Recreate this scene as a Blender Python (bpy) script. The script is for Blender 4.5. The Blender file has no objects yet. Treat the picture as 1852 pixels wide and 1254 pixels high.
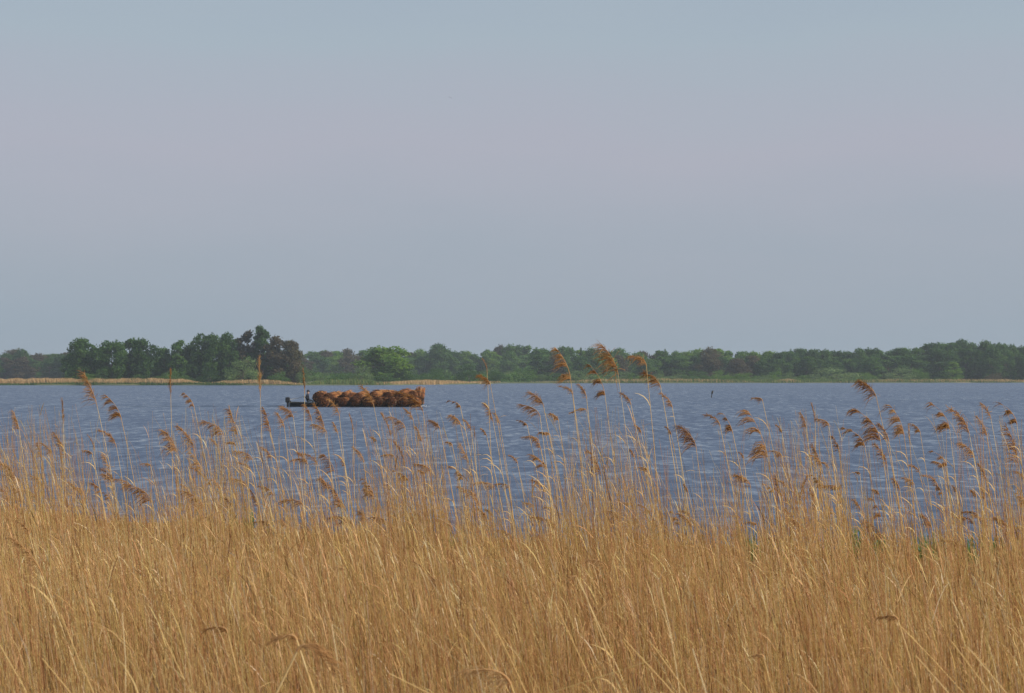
import bpy, bmesh, math, random
import numpy as np
from mathutils import Vector

random.seed(7)
rng = np.random.default_rng(7)
sc = bpy.context.scene
COL = sc.collection
R = math.radians

# ------------------------------------------------------------------ camera
F_PX, CX, HY, CAM_H = 4200.0, 926.0, 677.0, 2.8      # focal length in photo pixels, optical column, horizon row, eye height
cam = bpy.data.cameras.new('camera')
cam.sensor_width = 36.0
cam.lens = 36.0 * F_PX / 1852.0
cam.clip_start, cam.clip_end = 0.5, 9000.0
cam.dof.use_dof = True
cam.dof.focus_distance = 45.0
cam.dof.aperture_fstop = 8.0
cam_ob = bpy.data.objects.new('camera', cam)
COL.objects.link(cam_ob)
cam_ob.location = (0, 0, CAM_H)
cam_ob.rotation_euler = (R(90) + math.atan(50.0 / F_PX), 0, 0)
sc.camera = cam_ob

# ------------------------------------------------------------------ sky, sun, exposure
SUN_EL, SUN_AZ = R(36), R(112)         # azimuth clockwise from +Y (view direction): sun off to the right, a little behind
world = bpy.data.worlds.new('World')
sc.world = world
world.use_nodes = True
wn, wl = world.node_tree.nodes, world.node_tree.links
wn.clear()
w_out = wn.new('ShaderNodeOutputWorld')
w_bg = wn.new('ShaderNodeBackground')
w_bg.inputs['Strength'].default_value = 0.1
w_sky = wn.new('ShaderNodeTexSky')
w_sky.sky_type = 'NISHITA'
w_sky.sun_disc = False
w_sky.sun_elevation = SUN_EL
w_sky.sun_rotation = SUN_AZ
w_sky.air_density = 1.0
w_sky.dust_density = 2.0
w_sky.ozone_density = 2.0
# thin high veil of cloud drawn over the clear sky, in soft level bands
w_tc = wn.new('ShaderNodeTexCoord')
w_sep = wn.new('ShaderNodeSeparateXYZ')
wl.new(w_tc.outputs['Generated'], w_sep.inputs[0])
w_map = wn.new('ShaderNodeMapping')
w_map.inputs['Scale'].default_value = (5.0, 5.0, 22.0)
wl.new(w_tc.outputs['Generated'], w_map.inputs['Vector'])
w_noise = wn.new('ShaderNodeTexNoise')
w_noise.inputs['Scale'].default_value = 1.0
w_noise.inputs['Detail'].default_value = 5.0
wl.new(w_map.outputs[0], w_noise.inputs['Vector'])
w_add = wn.new('ShaderNodeMath'); w_add.operation = 'MULTIPLY_ADD'
wl.new(w_noise.outputs['Fac'], w_add.inputs[0])
w_add.inputs[1].default_value = 0.065
wl.new(w_sep.outputs['Z'], w_add.inputs[2])
w_ramp = wn.new('ShaderNodeValToRGB')
wl.new(w_add.outputs[0], w_ramp.inputs['Fac'])
SKY_STOPS = [  # sin(elevation)+0.025, linear colour
    (0.000, (0.310, 0.385, 0.465)),
    (0.045, (0.320, 0.390, 0.470)),
    (0.080, (0.348, 0.397, 0.474)),
    (0.130, (0.414, 0.421, 0.496)),
    (0.180, (0.380, 0.445, 0.508)),
    (0.350, (0.270, 0.350, 0.485)),
    (1.000, (0.185, 0.272, 0.43)),
]
el = w_ramp.color_ramp.elements
while len(el) < len(SKY_STOPS):
    el.new(0.5)
for e, (p, c) in zip(el, SKY_STOPS):
    e.position = p
    e.color = (c[0], c[1], c[2], 1)
w_mul = wn.new('ShaderNodeVectorMath'); w_mul.operation = 'SCALE'
wl.new(w_ramp.outputs['Color'], w_mul.inputs[0])
w_mul.inputs['Scale'].default_value = 10.0
w_mix = wn.new('ShaderNodeMix'); w_mix.data_type = 'RGBA'
w_mix.inputs['Factor'].default_value = 0.88
wl.new(w_sky.outputs['Color'], w_mix.inputs['A'])
wl.new(w_mul.outputs[0], w_mix.inputs['B'])
wl.new(w_mix.outputs['Result'], w_bg.inputs['Color'])
wl.new(w_bg.outputs[0], w_out.inputs['Surface'])

sun = bpy.data.lights.new('sun', 'SUN')
sun.energy = 4.9
sun.angle = R(1.0)
sun.color = (1.0, 0.90, 0.76)
sun_ob = bpy.data.objects.new('sun', sun)
COL.objects.link(sun_ob)
sd = Vector((math.sin(SUN_AZ) * math.cos(SUN_EL), math.cos(SUN_AZ) * math.cos(SUN_EL), math.sin(SUN_EL)))
sun_ob.rotation_euler = sd.to_track_quat('Z', 'Y').to_euler()
sun_ob.location = (60, 40, 60)

sc.view_settings.view_transform = 'Standard'
sc.view_settings.look = 'None'
sc.view_settings.gamma = 1.0
sc.view_settings.use_curve_mapping = False
sc.view_settings.exposure = 0.08
sc.cycles.use_denoising = True
sc.cycles.max_bounces = 6
sc.cycles.transparent_max_bounces = 8
sc.cycles.volume_bounces = 0

# ------------------------------------------------------------------ helpers
def at(px, py, d):
    """a photo pixel and a distance -> a point"""
    return np.array([(px - CX) / F_PX * d, d, CAM_H + (HY - py) / F_PX * d])

def tag(o, label=None, cat=None, group=None, kind=None):
    for k, v in (('label', label), ('category', cat), ('group', group), ('kind', kind)):
        if v:
            o[k] = v
    return o

def empty(name, loc, rz=0.0):
    o = bpy.data.objects.new(name, None)
    o.empty_display_size = 0.2
    COL.objects.link(o)
    o.location = loc
    o.rotation_euler = (0, 0, rz)
    return o

def link(name, me, parent=None, loc=(0, 0, 0)):
    o = bpy.data.objects.new(name, me)
    COL.objects.link(o)
    o.location = loc
    if parent:
        o.parent = parent
    return o

def np_mesh(name, V, quads=None, tris=None, mat=None, tint=None, smooth=True):
    me = bpy.data.meshes.new(name)
    V = np.asarray(V, np.float32).reshape(-1, 3)
    q = np.zeros((0, 4), np.int32) if quads is None else np.asarray(quads, np.int32).reshape(-1, 4)
    t = np.zeros((0, 3), np.int32) if tris is None else np.asarray(tris, np.int32).reshape(-1, 3)
    me.vertices.add(len(V))
    me.vertices.foreach_set('co', V.ravel())
    loops = np.concatenate([q.ravel(), t.ravel()])
    me.loops.add(len(loops))
    me.loops.foreach_set('vertex_index', loops)
    n = len(q) + len(t)
    me.polygons.add(n)
    starts = np.concatenate([np.arange(len(q)) * 4, len(q) * 4 + np.arange(len(t)) * 3]).astype(np.int32)
    me.polygons.foreach_set('loop_start', starts)
    me.polygons.foreach_set('use_smooth', np.full(n, smooth))
    if tint is not None:
        a = me.attributes.new('tint', 'FLOAT', 'POINT')
        a.data.foreach_set('value', np.asarray(tint, np.float32).ravel())
    if mat:
        me.materials.append(mat)
    me.update(calc_edges=True)
    me.validate()
    return me

def tubes(P, Rad, k=3):
    """N polylines of S points with radii -> verts, quads of k-sided tubes"""
    P = np.asarray(P, float); Rad = np.asarray(Rad, float)
    N, S, _ = P.shape
    T = np.gradient(P, axis=1)
    T /= np.linalg.norm(T, axis=2, keepdims=True) + 1e-9
    ref = np.where(np.abs(T[..., 1:2]) > 0.9, np.array([1.0, 0, 0]), np.array([0, 1.0, 0]))
    U = np.cross(T, ref); U /= np.linalg.norm(U, axis=2, keepdims=True) + 1e-9
    W = np.cross(T, U)
    a = np.arange(k) / k * 2 * np.pi
    V = P[:, :, None, :] + Rad[:, :, None, None] * (np.cos(a)[None, None, :, None] * U[:, :, None, :] + np.sin(a)[None, None, :, None] * W[:, :, None, :])
    idx = np.arange(N * S * k).reshape(N, S, k)
    nx = np.roll(idx, -1, axis=2)
    Q = np.stack([idx[:, :-1], nx[:, :-1], nx[:, 1:], idx[:, 1:]], axis=-1).reshape(-1, 4)
    return V.reshape(-1, 3), Q

def ribbons(P, W):
    """N polylines of S points with half-width vectors (N,S,3) -> blades"""
    N, S, _ = P.shape
    V = np.stack([P - W, P + W], axis=2)
    idx = np.arange(N * S * 2).reshape(N, S, 2)
    Q = np.stack([idx[:, :-1, 0], idx[:, :-1, 1], idx[:, 1:, 1], idx[:, 1:, 0]], axis=-1).reshape(-1, 4)
    return V.reshape(-1, 3), Q

def join(parts):
    Vs, Qs, o = [], [], 0
    for V, Q in parts:
        Vs.append(V); Qs.append(Q + o); o += len(V)
    return np.concatenate(Vs), np.concatenate(Qs)

# ------------------------------------------------------------------ materials
def new_mat(name):
    m = bpy.data.materials.new(name)
    m.use_nodes = True
    n, l = m.node_tree.nodes, m.node_tree.links
    return m, n, l, n['Principled BSDF']

def ramp_node(n, stops):
    r = n.new('ShaderNodeValToRGB')
    e = r.color_ramp.elements
    while len(e) < len(stops):
        e.new(0.5)
    for x, (p, c) in zip(e, stops):
        x.position = p
        x.color = (c[0], c[1], c[2], 1)
    return r

def tint_mat(name, stops, rough=0.75, noise=0.0, nscale=20.0, trans=0.0, spec=0.25, objrand=0.0):
    """colour by a per-piece attribute, with grain"""
    m, n, l, b = new_mat(name)
    a = n.new('ShaderNodeAttribute'); a.attribute_name = 'tint'
    fac = a.outputs['Fac']
    if noise:
        tc = n.new('ShaderNodeTexCoord')
        nz = n.new('ShaderNodeTexNoise'); nz.inputs['Scale'].default_value = nscale; nz.inputs['Detail'].default_value = 3
        l.new(tc.outputs['Object'], nz.inputs['Vector'])
        s = n.new('ShaderNodeMath'); s.operation = 'SUBTRACT'; l.new(nz.outputs['Fac'], s.inputs[0]); s.inputs[1].default_value = 0.5
        ma = n.new('ShaderNodeMath'); ma.operation = 'MULTIPLY_ADD'; l.new(s.outputs[0], ma.inputs[0]); ma.inputs[1].default_value = noise; l.new(fac, ma.inputs[2])
        fac = ma.outputs[0]
    if objrand:
        oi = n.new('ShaderNodeObjectInfo')
        s = n.new('ShaderNodeMath'); s.operation = 'SUBTRACT'; l.new(oi.outputs['Random'], s.inputs[0]); s.inputs[1].default_value = 0.5
        ma = n.new('ShaderNodeMath'); ma.operation = 'MULTIPLY_ADD'; l.new(s.outputs[0], ma.inputs[0]); ma.inputs[1].default_value = objrand; l.new(fac, ma.inputs[2])
        fac = ma.outputs[0]
    r = ramp_node(n, stops)
    l.new(fac, r.inputs['Fac'])
    l.new(r.outputs['Color'], b.inputs['Base Color'])
    b.inputs['Roughness'].default_value = rough
    b.inputs['Specular IOR Level'].default_value = spec
    if trans:
        out = n['Material Output']
        t = n.new('ShaderNodeBsdfTranslucent'); l.new(r.outputs['Color'], t.inputs['Color'])
        mx = n.new('ShaderNodeMixShader'); mx.inputs['Fac'].default_value = trans
        l.new(b.outputs[0], mx.inputs[1]); l.new(t.outputs[0], mx.inputs[2]); l.new(mx.outputs[0], out.inputs['Surface'])
    return m

REED = [(0.0, (0.20, 0.095, 0.026)), (0.25, (0.50, 0.275, 0.080)), (0.5, (0.69, 0.445, 0.155)), (0.75, (0.78, 0.57, 0.240)), (1.0, (0.82, 0.70, 0.44))]
M_reed = tint_mat('dry_reed', REED, rough=0.6, noise=0.35, nscale=9.0, trans=0.4, spec=0.08)
def vary_hue(m):
    n, l = m.node_tree.nodes, m.node_tree.links
    r = next(x for x in n if x.type == 'VALTORGB')
    g = n.new('ShaderNodeNewGeometry')
    h = n.new('ShaderNodeHueSaturation')
    mr = n.new('ShaderNodeMapRange'); mr.inputs['To Min'].default_value = 0.474; mr.inputs['To Max'].default_value = 0.522
    l.new(g.outputs['Random Per Island'], mr.inputs['Value']); l.new(mr.outputs[0], h.inputs['Hue'])
    h.inputs['Saturation'].default_value = 0.92
    for k in list(r.outputs['Color'].links):
        l.new(h.outputs['Color'], k.to_socket)
    l.new(r.outputs['Color'], h.inputs['Color'])
vary_hue(M_reed)
M_plume = tint_mat('reed_plume', [(0.0, (0.33, 0.165, 0.060)), (0.5, (0.63, 0.385, 0.175)), (1.0, (0.77, 0.56, 0.31))], rough=0.9, noise=0.3, nscale=30, trans=0.5, spec=0.05)
M_green = tint_mat('green_shoot', [(0.0, (0.05, 0.11, 0.025)), (1.0, (0.14, 0.25, 0.06))], rough=0.6, trans=0.3)
M_farreed = tint_mat('far_reed', [(0.0, (0.06, 0.10, 0.025)), (0.3, (0.12, 0.16, 0.045)), (0.5, (0.44, 0.29, 0.125)), (1.0, (0.66, 0.46, 0.25))], rough=0.8, trans=0.2)
M_marsh = tint_mat('marsh_green', [(0.0, (0.045, 0.09, 0.020)), (0.6, (0.10, 0.175, 0.042)), (1.0, (0.24, 0.24, 0.085))], rough=0.8, trans=0.2)
LEAF = {
    'dark':   [(0.0, (0.028, 0.066, 0.015)), (0.5, (0.056, 0.126, 0.028)), (1.0, (0.102, 0.185, 0.042))],
    'mid':    [(0.0, (0.040, 0.094, 0.019)), (0.5, (0.082, 0.172, 0.036)), (1.0, (0.138, 0.240, 0.054))],
    'bright': [(0.0, (0.060, 0.135, 0.018)), (0.5, (0.115, 0.225, 0.030)), (1.0, (0.188, 0.290, 0.050))],
    'olive':  [(0.0, (0.062, 0.048, 0.028)), (0.5, (0.110, 0.086, 0.048)), (1.0, (0.130, 0.130, 0.058))],
    'sallow': [(0.0, (0.062, 0.108, 0.038)), (0.5, (0.155, 0.240, 0.082)), (1.0, (0.24, 0.32, 0.125))],
}
M_leaf = {k: tint_mat('leaf_' + k, v, rough=0.7, trans=0.5, spec=0.12, objrand=0.4) for k, v in LEAF.items()}
M_bark, n_, l_, b_ = new_mat('bark')
nz = n_.new('ShaderNodeTexNoise'); nz.inputs['Scale'].default_value = 6
rp = ramp_node(n_, [(0.3, (0.05, 0.038, 0.028)), (0.7, (0.13, 0.10, 0.075))])
l_.new(nz.outputs['Fac'], rp.inputs['Fac']); l_.new(rp.outputs['Color'], b_.inputs['Base Color']); b_.inputs['Roughness'].default_value = 0.9

def plain(name, col, rough=0.6, metal=0.0, var=0.25, scale=8.0, spec=0.4):
    m, n, l, b = new_mat(name)
    tc = n.new('ShaderNodeTexCoord')
    nz = n.new('ShaderNodeTexNoise'); nz.inputs['Scale'].default_value = scale; nz.inputs['Detail'].default_value = 4
    l.new(tc.outputs['Object'], nz.inputs['Vector'])
    r = ramp_node(n, [(0.3, tuple(c * (1 - var) for c in col)), (0.7, tuple(min(1, c * (1 + var)) for c in col))])
    l.new(nz.outputs['Fac'], r.inputs['Fac']); l.new(r.outputs['Color'], b.inputs['Base Color'])
    b.inputs['Roughness'].default_value = rough; b.inputs['Metallic'].default_value = metal
    b.inputs['Specular IOR Level'].default_value = spec
    return m

# water: dark body, wind ripples running across the view
M_water, n_, l_, b_ = new_mat('lake_water')
b_.inputs['Base Color'].default_value = (0.064, 0.084, 0.125, 1)
b_.inputs['Roughness'].default_value = 0.12
b_.inputs['IOR'].default_value = 1.333
geo = n_.new('ShaderNodeNewGeometry')
def slopes(scale_xyz, rot, det, amp):
    """a field of wave slopes: vector noise centred on zero"""
    mp = n_.new('ShaderNodeMapping'); mp.inputs['Scale'].default_value = scale_xyz; mp.inputs['Rotation'].default_value = (0, 0, rot)
    l_.new(geo.outputs['Position'], mp.inputs['Vector'])
    nz = n_.new('ShaderNodeTexNoise'); nz.inputs['Scale'].default_value = 1.0; nz.inputs['Detail'].default_value = det; nz.inputs['Roughness'].default_value = 0.6
    l_.new(mp.outputs[0], nz.inputs['Vector'])
    sb = n_.new('ShaderNodeVectorMath'); sb.operation = 'SUBTRACT'; sb.inputs[1].default_value = (0.5, 0.5, 0.5)
    l_.new(nz.outputs['Color'], sb.inputs[0])
    ml = n_.new('ShaderNodeVectorMath'); ml.operation = 'MULTIPLY'; ml.inputs[1].default_value = (amp[0], amp[1], 0)
    l_.new(sb.outputs[0], ml.inputs[0])
    return ml
def vadd(a, b):
    v = n_.new('ShaderNodeVectorMath'); v.operation = 'ADD'
    l_.new(a.outputs[0], v.inputs[0])
    if isinstance(b, tuple): v.inputs[1].default_value = b
    else: l_.new(b.outputs[0], v.inputs[1])
    return v
chop = vadd(slopes((1.6, 1.9, 1), R(8), 3, (0.5, 0.55)), slopes((2.3, 0.55, 1), R(-5), 3, (0.4, 0.54)))
chop = vadd(chop, slopes((1.5, 0.16, 1), R(4), 3, (0.25, 0.34)))
chop = vadd(chop, slopes((0.02, 0.016, 1), R(5), 3, (0.04, 0.07)))
nn = n_.new('ShaderNodeVectorMath'); nn.operation = 'NORMALIZE'
l_.new(vadd(chop, (0, -0.19, 1.0)).outputs[0], nn.inputs[0])
l_.new(nn.outputs[0], b_.inputs['Normal'])

M_ground, n_, l_, b_ = new_mat('reed_litter')
tc = n_.new('ShaderNodeTexCoord')
nz = n_.new('ShaderNodeTexNoise'); nz.inputs['Scale'].default_value = 3.0; nz.inputs['Detail'].default_value = 8
l_.new(tc.outputs['Object'], nz.inputs['Vector'])
rp = ramp_node(n_, [(0.3, (0.12, 0.075, 0.03)), (0.55, (0.25, 0.16, 0.065)), (0.75, (0.34, 0.24, 0.11))])
l_.new(nz.outputs['Fac'], rp.inputs['Fac']); l_.new(rp.outputs['Color'], b_.inputs['Base Color']); b_.inputs['Roughness'].default_value = 0.95

M_shore, n_, l_, b_ = new_mat('shore_turf')
tc = n_.new('ShaderNodeTexCoord')
nz = n_.new('ShaderNodeTexNoise'); nz.inputs['Scale'].default_value = 0.08; nz.inputs['Detail'].default_value = 8
l_.new(tc.outputs['Object'], nz.inputs['Vector'])
rp = ramp_node(n_, [(0.35, (0.05, 0.065, 0.022)), (0.55, (0.085, 0.10, 0.035)), (0.7, (0.17, 0.14, 0.06))])
l_.new(nz.outputs['Fac'], rp.inputs['Fac']); l_.new(rp.outputs['Color'], b_.inputs['Base Color']); b_.inputs['Roughness'].default_value = 0.95

# ------------------------------------------------------------------ water, near bank, far shore
XW, Y0, Y1 = 620.0, -25.0, 2500.0
me = np_mesh('lake', [(-XW, Y0, 0), (XW, Y0, 0), (XW, Y1, 0), (-XW, Y1, 0)], quads=[(0, 1, 2, 3)], mat=M_water, smooth=False)
tag(link('lake', me), kind='structure')

def edge_d(px):
    """distance of the near reed bed's outer edge along a photo column"""
    base = np.interp(px, [-300, 0, 430, 820, 1360, 1850, 2200], [47, 46, 41.5, 38.5, 35.5, 35, 35])
    return base + 0.7 * np.sin(px * 0.021) + 0.5 * np.sin(px * 0.057 + 1.0)

# near bank: low ground that falls from the dike to the water
xs = np.linspace(-40, 40, 81); ys = np.concatenate([np.linspace(-24, 8, 9), np.linspace(9, 50, 83)])
G = np.zeros((len(ys), len(xs), 3))
for j, y in enumerate(ys):
    for i, x in enumerate(xs):
        px = CX + x / max(y, 12) * F_PX
        px = min(max(px, -300), 2200)
        e = float(edge_d(px))
        z = np.interp(y, [-24, 2, 7, 11, e - 2, e + 0.3, e + 1.2, e + 3, 60], [1.1, 1.1, 0.5, 0.12, 0.07, 0.02, -0.10, -0.5, -0.8]) + 0.025 * math.sin(x * 3.1 + y * 2.3)
        G[j, i] = (x, y, z)
ii = np.arange(len(ys) * len(xs)).reshape(len(ys), len(xs))
Q = np.stack([ii[:-1, :-1], ii[:-1, 1:], ii[1:, 1:], ii[1:, :-1]], -1)
tag(link('near_bank', np_mesh('near_bank', G, quads=Q, mat=M_ground)), kind='structure')

SHORE = [(-700, 697), (0, 697), (400, 697), (540, 697.4), (700, 697), (800, 696), (870, 695), (905, 693.6), (1100, 693.4), (1400, 693), (1852, 692.4), (2600, 692)]
def shore_d(px):
    y = np.interp(px, [s[0] for s in SHORE], [s[1] for s in SHORE])
    return CAM_H * F_PX / (y - HY)
rows = []
for k, (back, z) in enumerate([(-4, -0.6), (0, 0.02), (0.8, 0.22), (6, 0.32), (40, 0.45), (250, 0.6), (None, 0.8)]):
    row = []
    for px in np.linspace(-1200, 3000, 211):
        dd = shore_d(px) + 1.5 * math.sin(px * 0.05) + 0.8 * math.sin(px * 0.017 + 2)
        y = dd + back if back is not None else 2480.0
        x = (px - CX) / F_PX * dd
        row.append((x, y, z))
    rows.append(row)
G = np.array(rows)
ii = np.arange(G.shape[0] * G.shape[1]).reshape(G.shape[0], G.shape[1])
Q = np.stack([ii[:-1, :-1], ii[:-1, 1:], ii[1:, 1:], ii[1:, :-1]], -1)
tag(link('far_shore', np_mesh('far_shore', G, quads=Q, mat=M_shore)), kind='structure')

# ------------------------------------------------------------------ haze
m = bpy.data.materials.new('haze'); m.use_nodes = True
hn, hl = m.node_tree.nodes, m.node_tree.links
hn.clear()
ho = hn.new('ShaderNodeOutputMaterial'); pv = hn.new('ShaderNodeVolumePrincipled')
pv.inputs['Color'].default_value = (0.80, 0.90, 0.97, 1)
pv.inputs['Density'].default_value = 0.00021
pv.inputs['Anisotropy'].default_value = 0.2
hl.new(pv.outputs[0], ho.inputs['Volume'])
V = np.array([(x, y, z) for z in (-2.0, 24.0) for y in (-30.0, 2520.0) for x in (-640.0, 640.0)])
Q = [(0, 2, 3, 1), (4, 5, 7, 6), (0, 1, 5, 4), (2, 6, 7, 3), (0, 4, 6, 2), (1, 3, 7, 5)]
tag(link('haze', np_mesh('haze', V, quads=Q, mat=m, smooth=False)), kind='stuff')

# ------------------------------------------------------------------ trees
ORD = ['first', 'second', 'third', 'fourth', 'fifth', 'sixth', 'seventh', 'eighth', 'ninth', 'tenth', 'eleventh', 'twelfth', 'thirteenth', 'fourteenth', 'fifteenth', 'sixteenth', 'seventeenth', 'eighteenth', 'nineteenth', 'twentieth']
MARKS = [(-300, 'the left edge'), (545, 'the brown half bare tree'), (697, 'the round fresh green tree'), (850, 'the dark domed bush'), (1018, 'the leftmost tallest plume'), (1155, 'the bushy plume against the wood'), (1286, 'the stake'), (1425, 'the pinkish reed patch'), (1512, 'the widest willow bush'), (1661, 'the bright pointed bush'), (1723, 'the bright sapling'), (1800, 'the brownish bare bush')]
def name_row(items, what, tail=''):
    """a label for each of a row of look-alikes: its place counted from the nearest landmark on its left"""
    n = {}
    for px, o in sorted(items, key=lambda q: q[0]):
        m = [m for m in MARKS if m[0] <= px][-1]
        k = n.get(m[1], 0); n[m[1]] = k + 1
        o['label'] = '%s, %s %s %s%s' % (what, ORD[k], 'from' if m[0] < 0 else 'right of', m[1], tail)
def crown_mesh(name, mat, seed, kind='round', n=2600, leaf=0.27):
    """a crown of leaf clumps for a tree 10 m tall: uneven lobes with gaps between"""
    g = np.random.default_rng(seed)
    lobes = []
    if kind == 'round':
        for i in range(30):
            a = g.uniform(0, 2 * np.pi); u = -1 + 2 * (i + 0.5) / 30
            rr = (1 - abs(u) ** 2.6) ** 0.5 * g.uniform(0.35, 1.0)
            lobes.append((rr * math.cos(a) * 3.0, rr * math.sin(a) * 3.0, 4.9 + u * 4.2 + g.uniform(-.3, .3), g.uniform(0.85, 1.55)))
    elif kind == 'tall':
        for i in range(26):
            u = (i + 0.5) / 26; a = g.uniform(0, 2 * np.pi)
            w = 2.5 * (0.25 + 0.75 * math.sin(math.pi * min(1, 0.2 + 0.74 * u))) * g.uniform(0.2, 1.1)
            lobes.append((w * math.cos(a), w * math.sin(a), 0.8 + 8.6 * u, g.uniform(0.5, 1.25)))
    elif kind == 'spruce':
        for i in range(26):
            u = (i + 0.5) / 26; a = g.uniform(0, 2 * np.pi)
            w = 2.0 * (1 - u) ** 0.9 * g.uniform(0.5, 1.0)
            lobes.append((w * math.cos(a), w * math.sin(a), 0.9 + 8.9 * u, 0.25 + 0.75 * (1 - u)))
    elif kind == 'shrub':
        for i in range(16):
            a = g.uniform(0, 2 * np.pi); rr = math.sqrt(g.uniform(0, 1)); 
            lobes.append((rr * math.cos(a) * 5.2, rr * math.sin(a) * 4.0, (1 - 0.75 * rr * rr) * g.uniform(2.0, 7.8) + 0.6, g.uniform(1.4, 2.4)))
    lobes = np.array(lobes)
    wts = lobes[:, 3] ** 2; wts /= wts.sum()
    k = g.choice(len(lobes), n, p=wts)
    d = g.normal(size=(n, 3)); d /= np.linalg.norm(d, axis=1, keepdims=True)
    rad = lobes[k, 3] * g.uniform(0.25, 1.0, n) ** 0.4 * (1 + 0.20 * g.normal(size=n))
    C = lobes[k, :3] + d * rad[:, None] * np.array([1, 1, 0.85])
    if kind == 'spruce':
        C[:, 2] -= 0.25 * rad
    C[:, 2] = np.maximum(C[:, 2], 0.25)
    nrm = d + 0.7 * g.normal(size=(n, 3)); nrm /= np.linalg.norm(nrm, axis=1, keepdims=True)
    u = np.cross(nrm, g.normal(size=(n, 3))); u /= np.linalg.norm(u, axis=1, keepdims=True)
    v = np.cross(nrm, u)
    s = leaf * g.uniform(0.5, 1.25, n)[:, None]
    V = np.stack([C - u * s, C - v * s * 0.6, C + u * s, C + v * s * 0.6], 1)
    q = np.arange(n * 4).reshape(n, 4)
    lt = g.uniform(0.25, 0.75, len(lobes))
    tint = np.clip(lt[k] + g.normal(size=n) * 0.16, 0, 1)
    return np_mesh(name, V, quads=q, mat=mat, tint=np.repeat(tint, 4), smooth=False)

def trunk_mesh(name, seed, kind='round'):
    g = np.random.default_rng(seed)
    S = 6
    P, Rd = [], []
    top = {'round': 7.0, 'tall': 8.6, 'spruce': 9.6, 'shrub': 4.5}[kind]
    stems = 5 if kind == 'shrub' else 1
    for s in range(stems):
        t = np.linspace(0, 1, S)
        off = g.normal(size=2) * (1.6 if kind == 'shrub' else 0.25)
        P.append(np.stack([off[0] * t, off[1] * t, t * top - 0.3], 1))
        Rd.append((0.10 if kind == 'shrub' else 0.26) * (1 - 0.85 * t))
    for b in range(7 if kind != 'spruce' else 4):
        z0 = g.uniform(2.0, top * 0.75); a = g.uniform(0, 2 * np.pi); L = g.uniform(1.2, 2.6)
        t = np.linspace(0, 1, S)
        P.append(np.stack([L * t * math.cos(a), L * t * math.sin(a), z0 + L * (0.8 * t + 0.2 * t * t)], 1))
        Rd.append(0.10 * (1 - 0.85 * t))
    V, Q = tubes(np.array(P), np.array(Rd), 5)
    return np_mesh(name, V, quads=Q, mat=M_bark)

CR, TR = {}, {}
for kd, tones, n, cnt in (('round', ('dark', 'mid', 'bright', 'olive'), 5600, 4), ('tall', ('dark', 'mid', 'olive', 'bright'), 3800, 3), ('spruce', ('dark',), 1800, 1), ('shrub', ('mid', 'sallow', 'bright', 'dark', 'olive'), 2400, 2)):
    for v in range(cnt):
        base = None
        for tn in tones:
            me = crown_mesh('crown_%s' % kd, M_leaf[tn], 100 + 17 * v + len(kd) * 3, kd, n)
            CR.setdefault((kd, tn), []).append(me)
        TR.setdefault(kd, []).append(trunk_mesh('trunk_%s' % kd, 300 + v, kd))

def plant(px, top_y, width_px, d, kd, tone, label, name='tree', cat='tree', group=None, ground=0.3, base_y=None):
    """one tree or shrub whose top and width fill the given photo pixels at distance d"""
    p = at(px, top_y, d)
    z0 = ground
    h = max(0.8, p[2] - z0)
    nat_h, nat_w = {'round': (9.9, 7.6), 'tall': (10.0, 5.6), 'spruce': (10.0, 4.4), 'shrub': (9.3, 13.0)}[kd]
    w = width_px * (1.18 if kd != 'shrub' else 1.05) / F_PX * d
    root = empty(name, (p[0], d, z0), random.uniform(0, 6.28))
    sx = w / nat_w
    root.scale = (sx, sx, h / nat_h)
    i = random.randrange(len(TR[kd]))
    link('trunk', TR[kd][i], root)
    link('crown', random.choice(CR[(kd, tone)]), root)
    tag(root, label, cat, group)
    return root

# left stand on the spit, one by one: px, top row, width, distance, shape, tone, label
LEFT = [
    (152, 612, 62, 606, 'round', 'dark', 'dark rounded tree at the left end of the stand on the spit'),
    (203, 616, 58, 604, 'round', 'mid', 'mid green broad tree, second from the left in the stand on the spit'),
    (232, 611, 44, 608, 'tall', 'dark', 'dark narrow tree rising between two broad trees on the left spit'),
    (258, 613, 54, 606, 'round', 'dark', 'dark broad tree standing above the low dark bush standing alone at the water'),
    (296, 628, 40, 612, 'round', 'mid', 'low green tree right of the four dark trees on the left spit'),
    (321, 614, 38, 610, 'tall', 'mid', 'slender green tree with a single pointed top on the left spit'),
    (347, 622, 44, 613, 'round', 'mid', 'medium green tree left of the tallest trees on the spit'),
    (376, 603, 62, 611, 'round', 'dark', 'large twin headed dark tree left of the tallest trees'),
    (413, 603, 50, 612, 'round', 'dark', 'dark tree with a flat top behind the pale sallow bush'),
    (446, 597, 44, 613, 'tall', 'olive', 'brownish thin leaved tree just left of the tallest tree'),
    (474, 588, 48, 612, 'tall', 'dark', 'tallest tree of all on the far shore, above the pale sallow bush'),
    (502, 609, 48, 610, 'tall', 'olive', 'brown twiggy tree right of the tallest tree'),
    (526, 613, 46, 609, 'round', 'olive', 'brown half bare tree at the right end of the stand on the spit'),
    (697, 626, 92, 640, 'round', 'bright', 'big round fresh green tree standing alone above the loaded boat'),
]
for px, ty, w, d, kd, tn, lab in LEFT:
    plant(px, ty, w, d, kd, tn, lab)
g_ = random.Random(11)
US, SB, HB = [], [], []
for px, ty, w in ((130, 640, 40), (178, 632, 46), (225, 640, 46), (275, 642, 44), (310, 645, 46), (338, 645, 44), (365, 636, 48), (395, 632, 48), (430, 630, 48), (462, 632, 46), (490, 640, 44), (512, 645, 42), (535, 652, 36)):
    US.append((px, plant(px, ty, w, 622 + g_.uniform(-4, 6), 'round', g_.choice(['dark', 'mid', 'dark']), 'dark understorey tree behind the tall stand on the left spit', group='understorey trees on the left spit')))
name_row(US, 'low dark tree behind the left stand')

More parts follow.
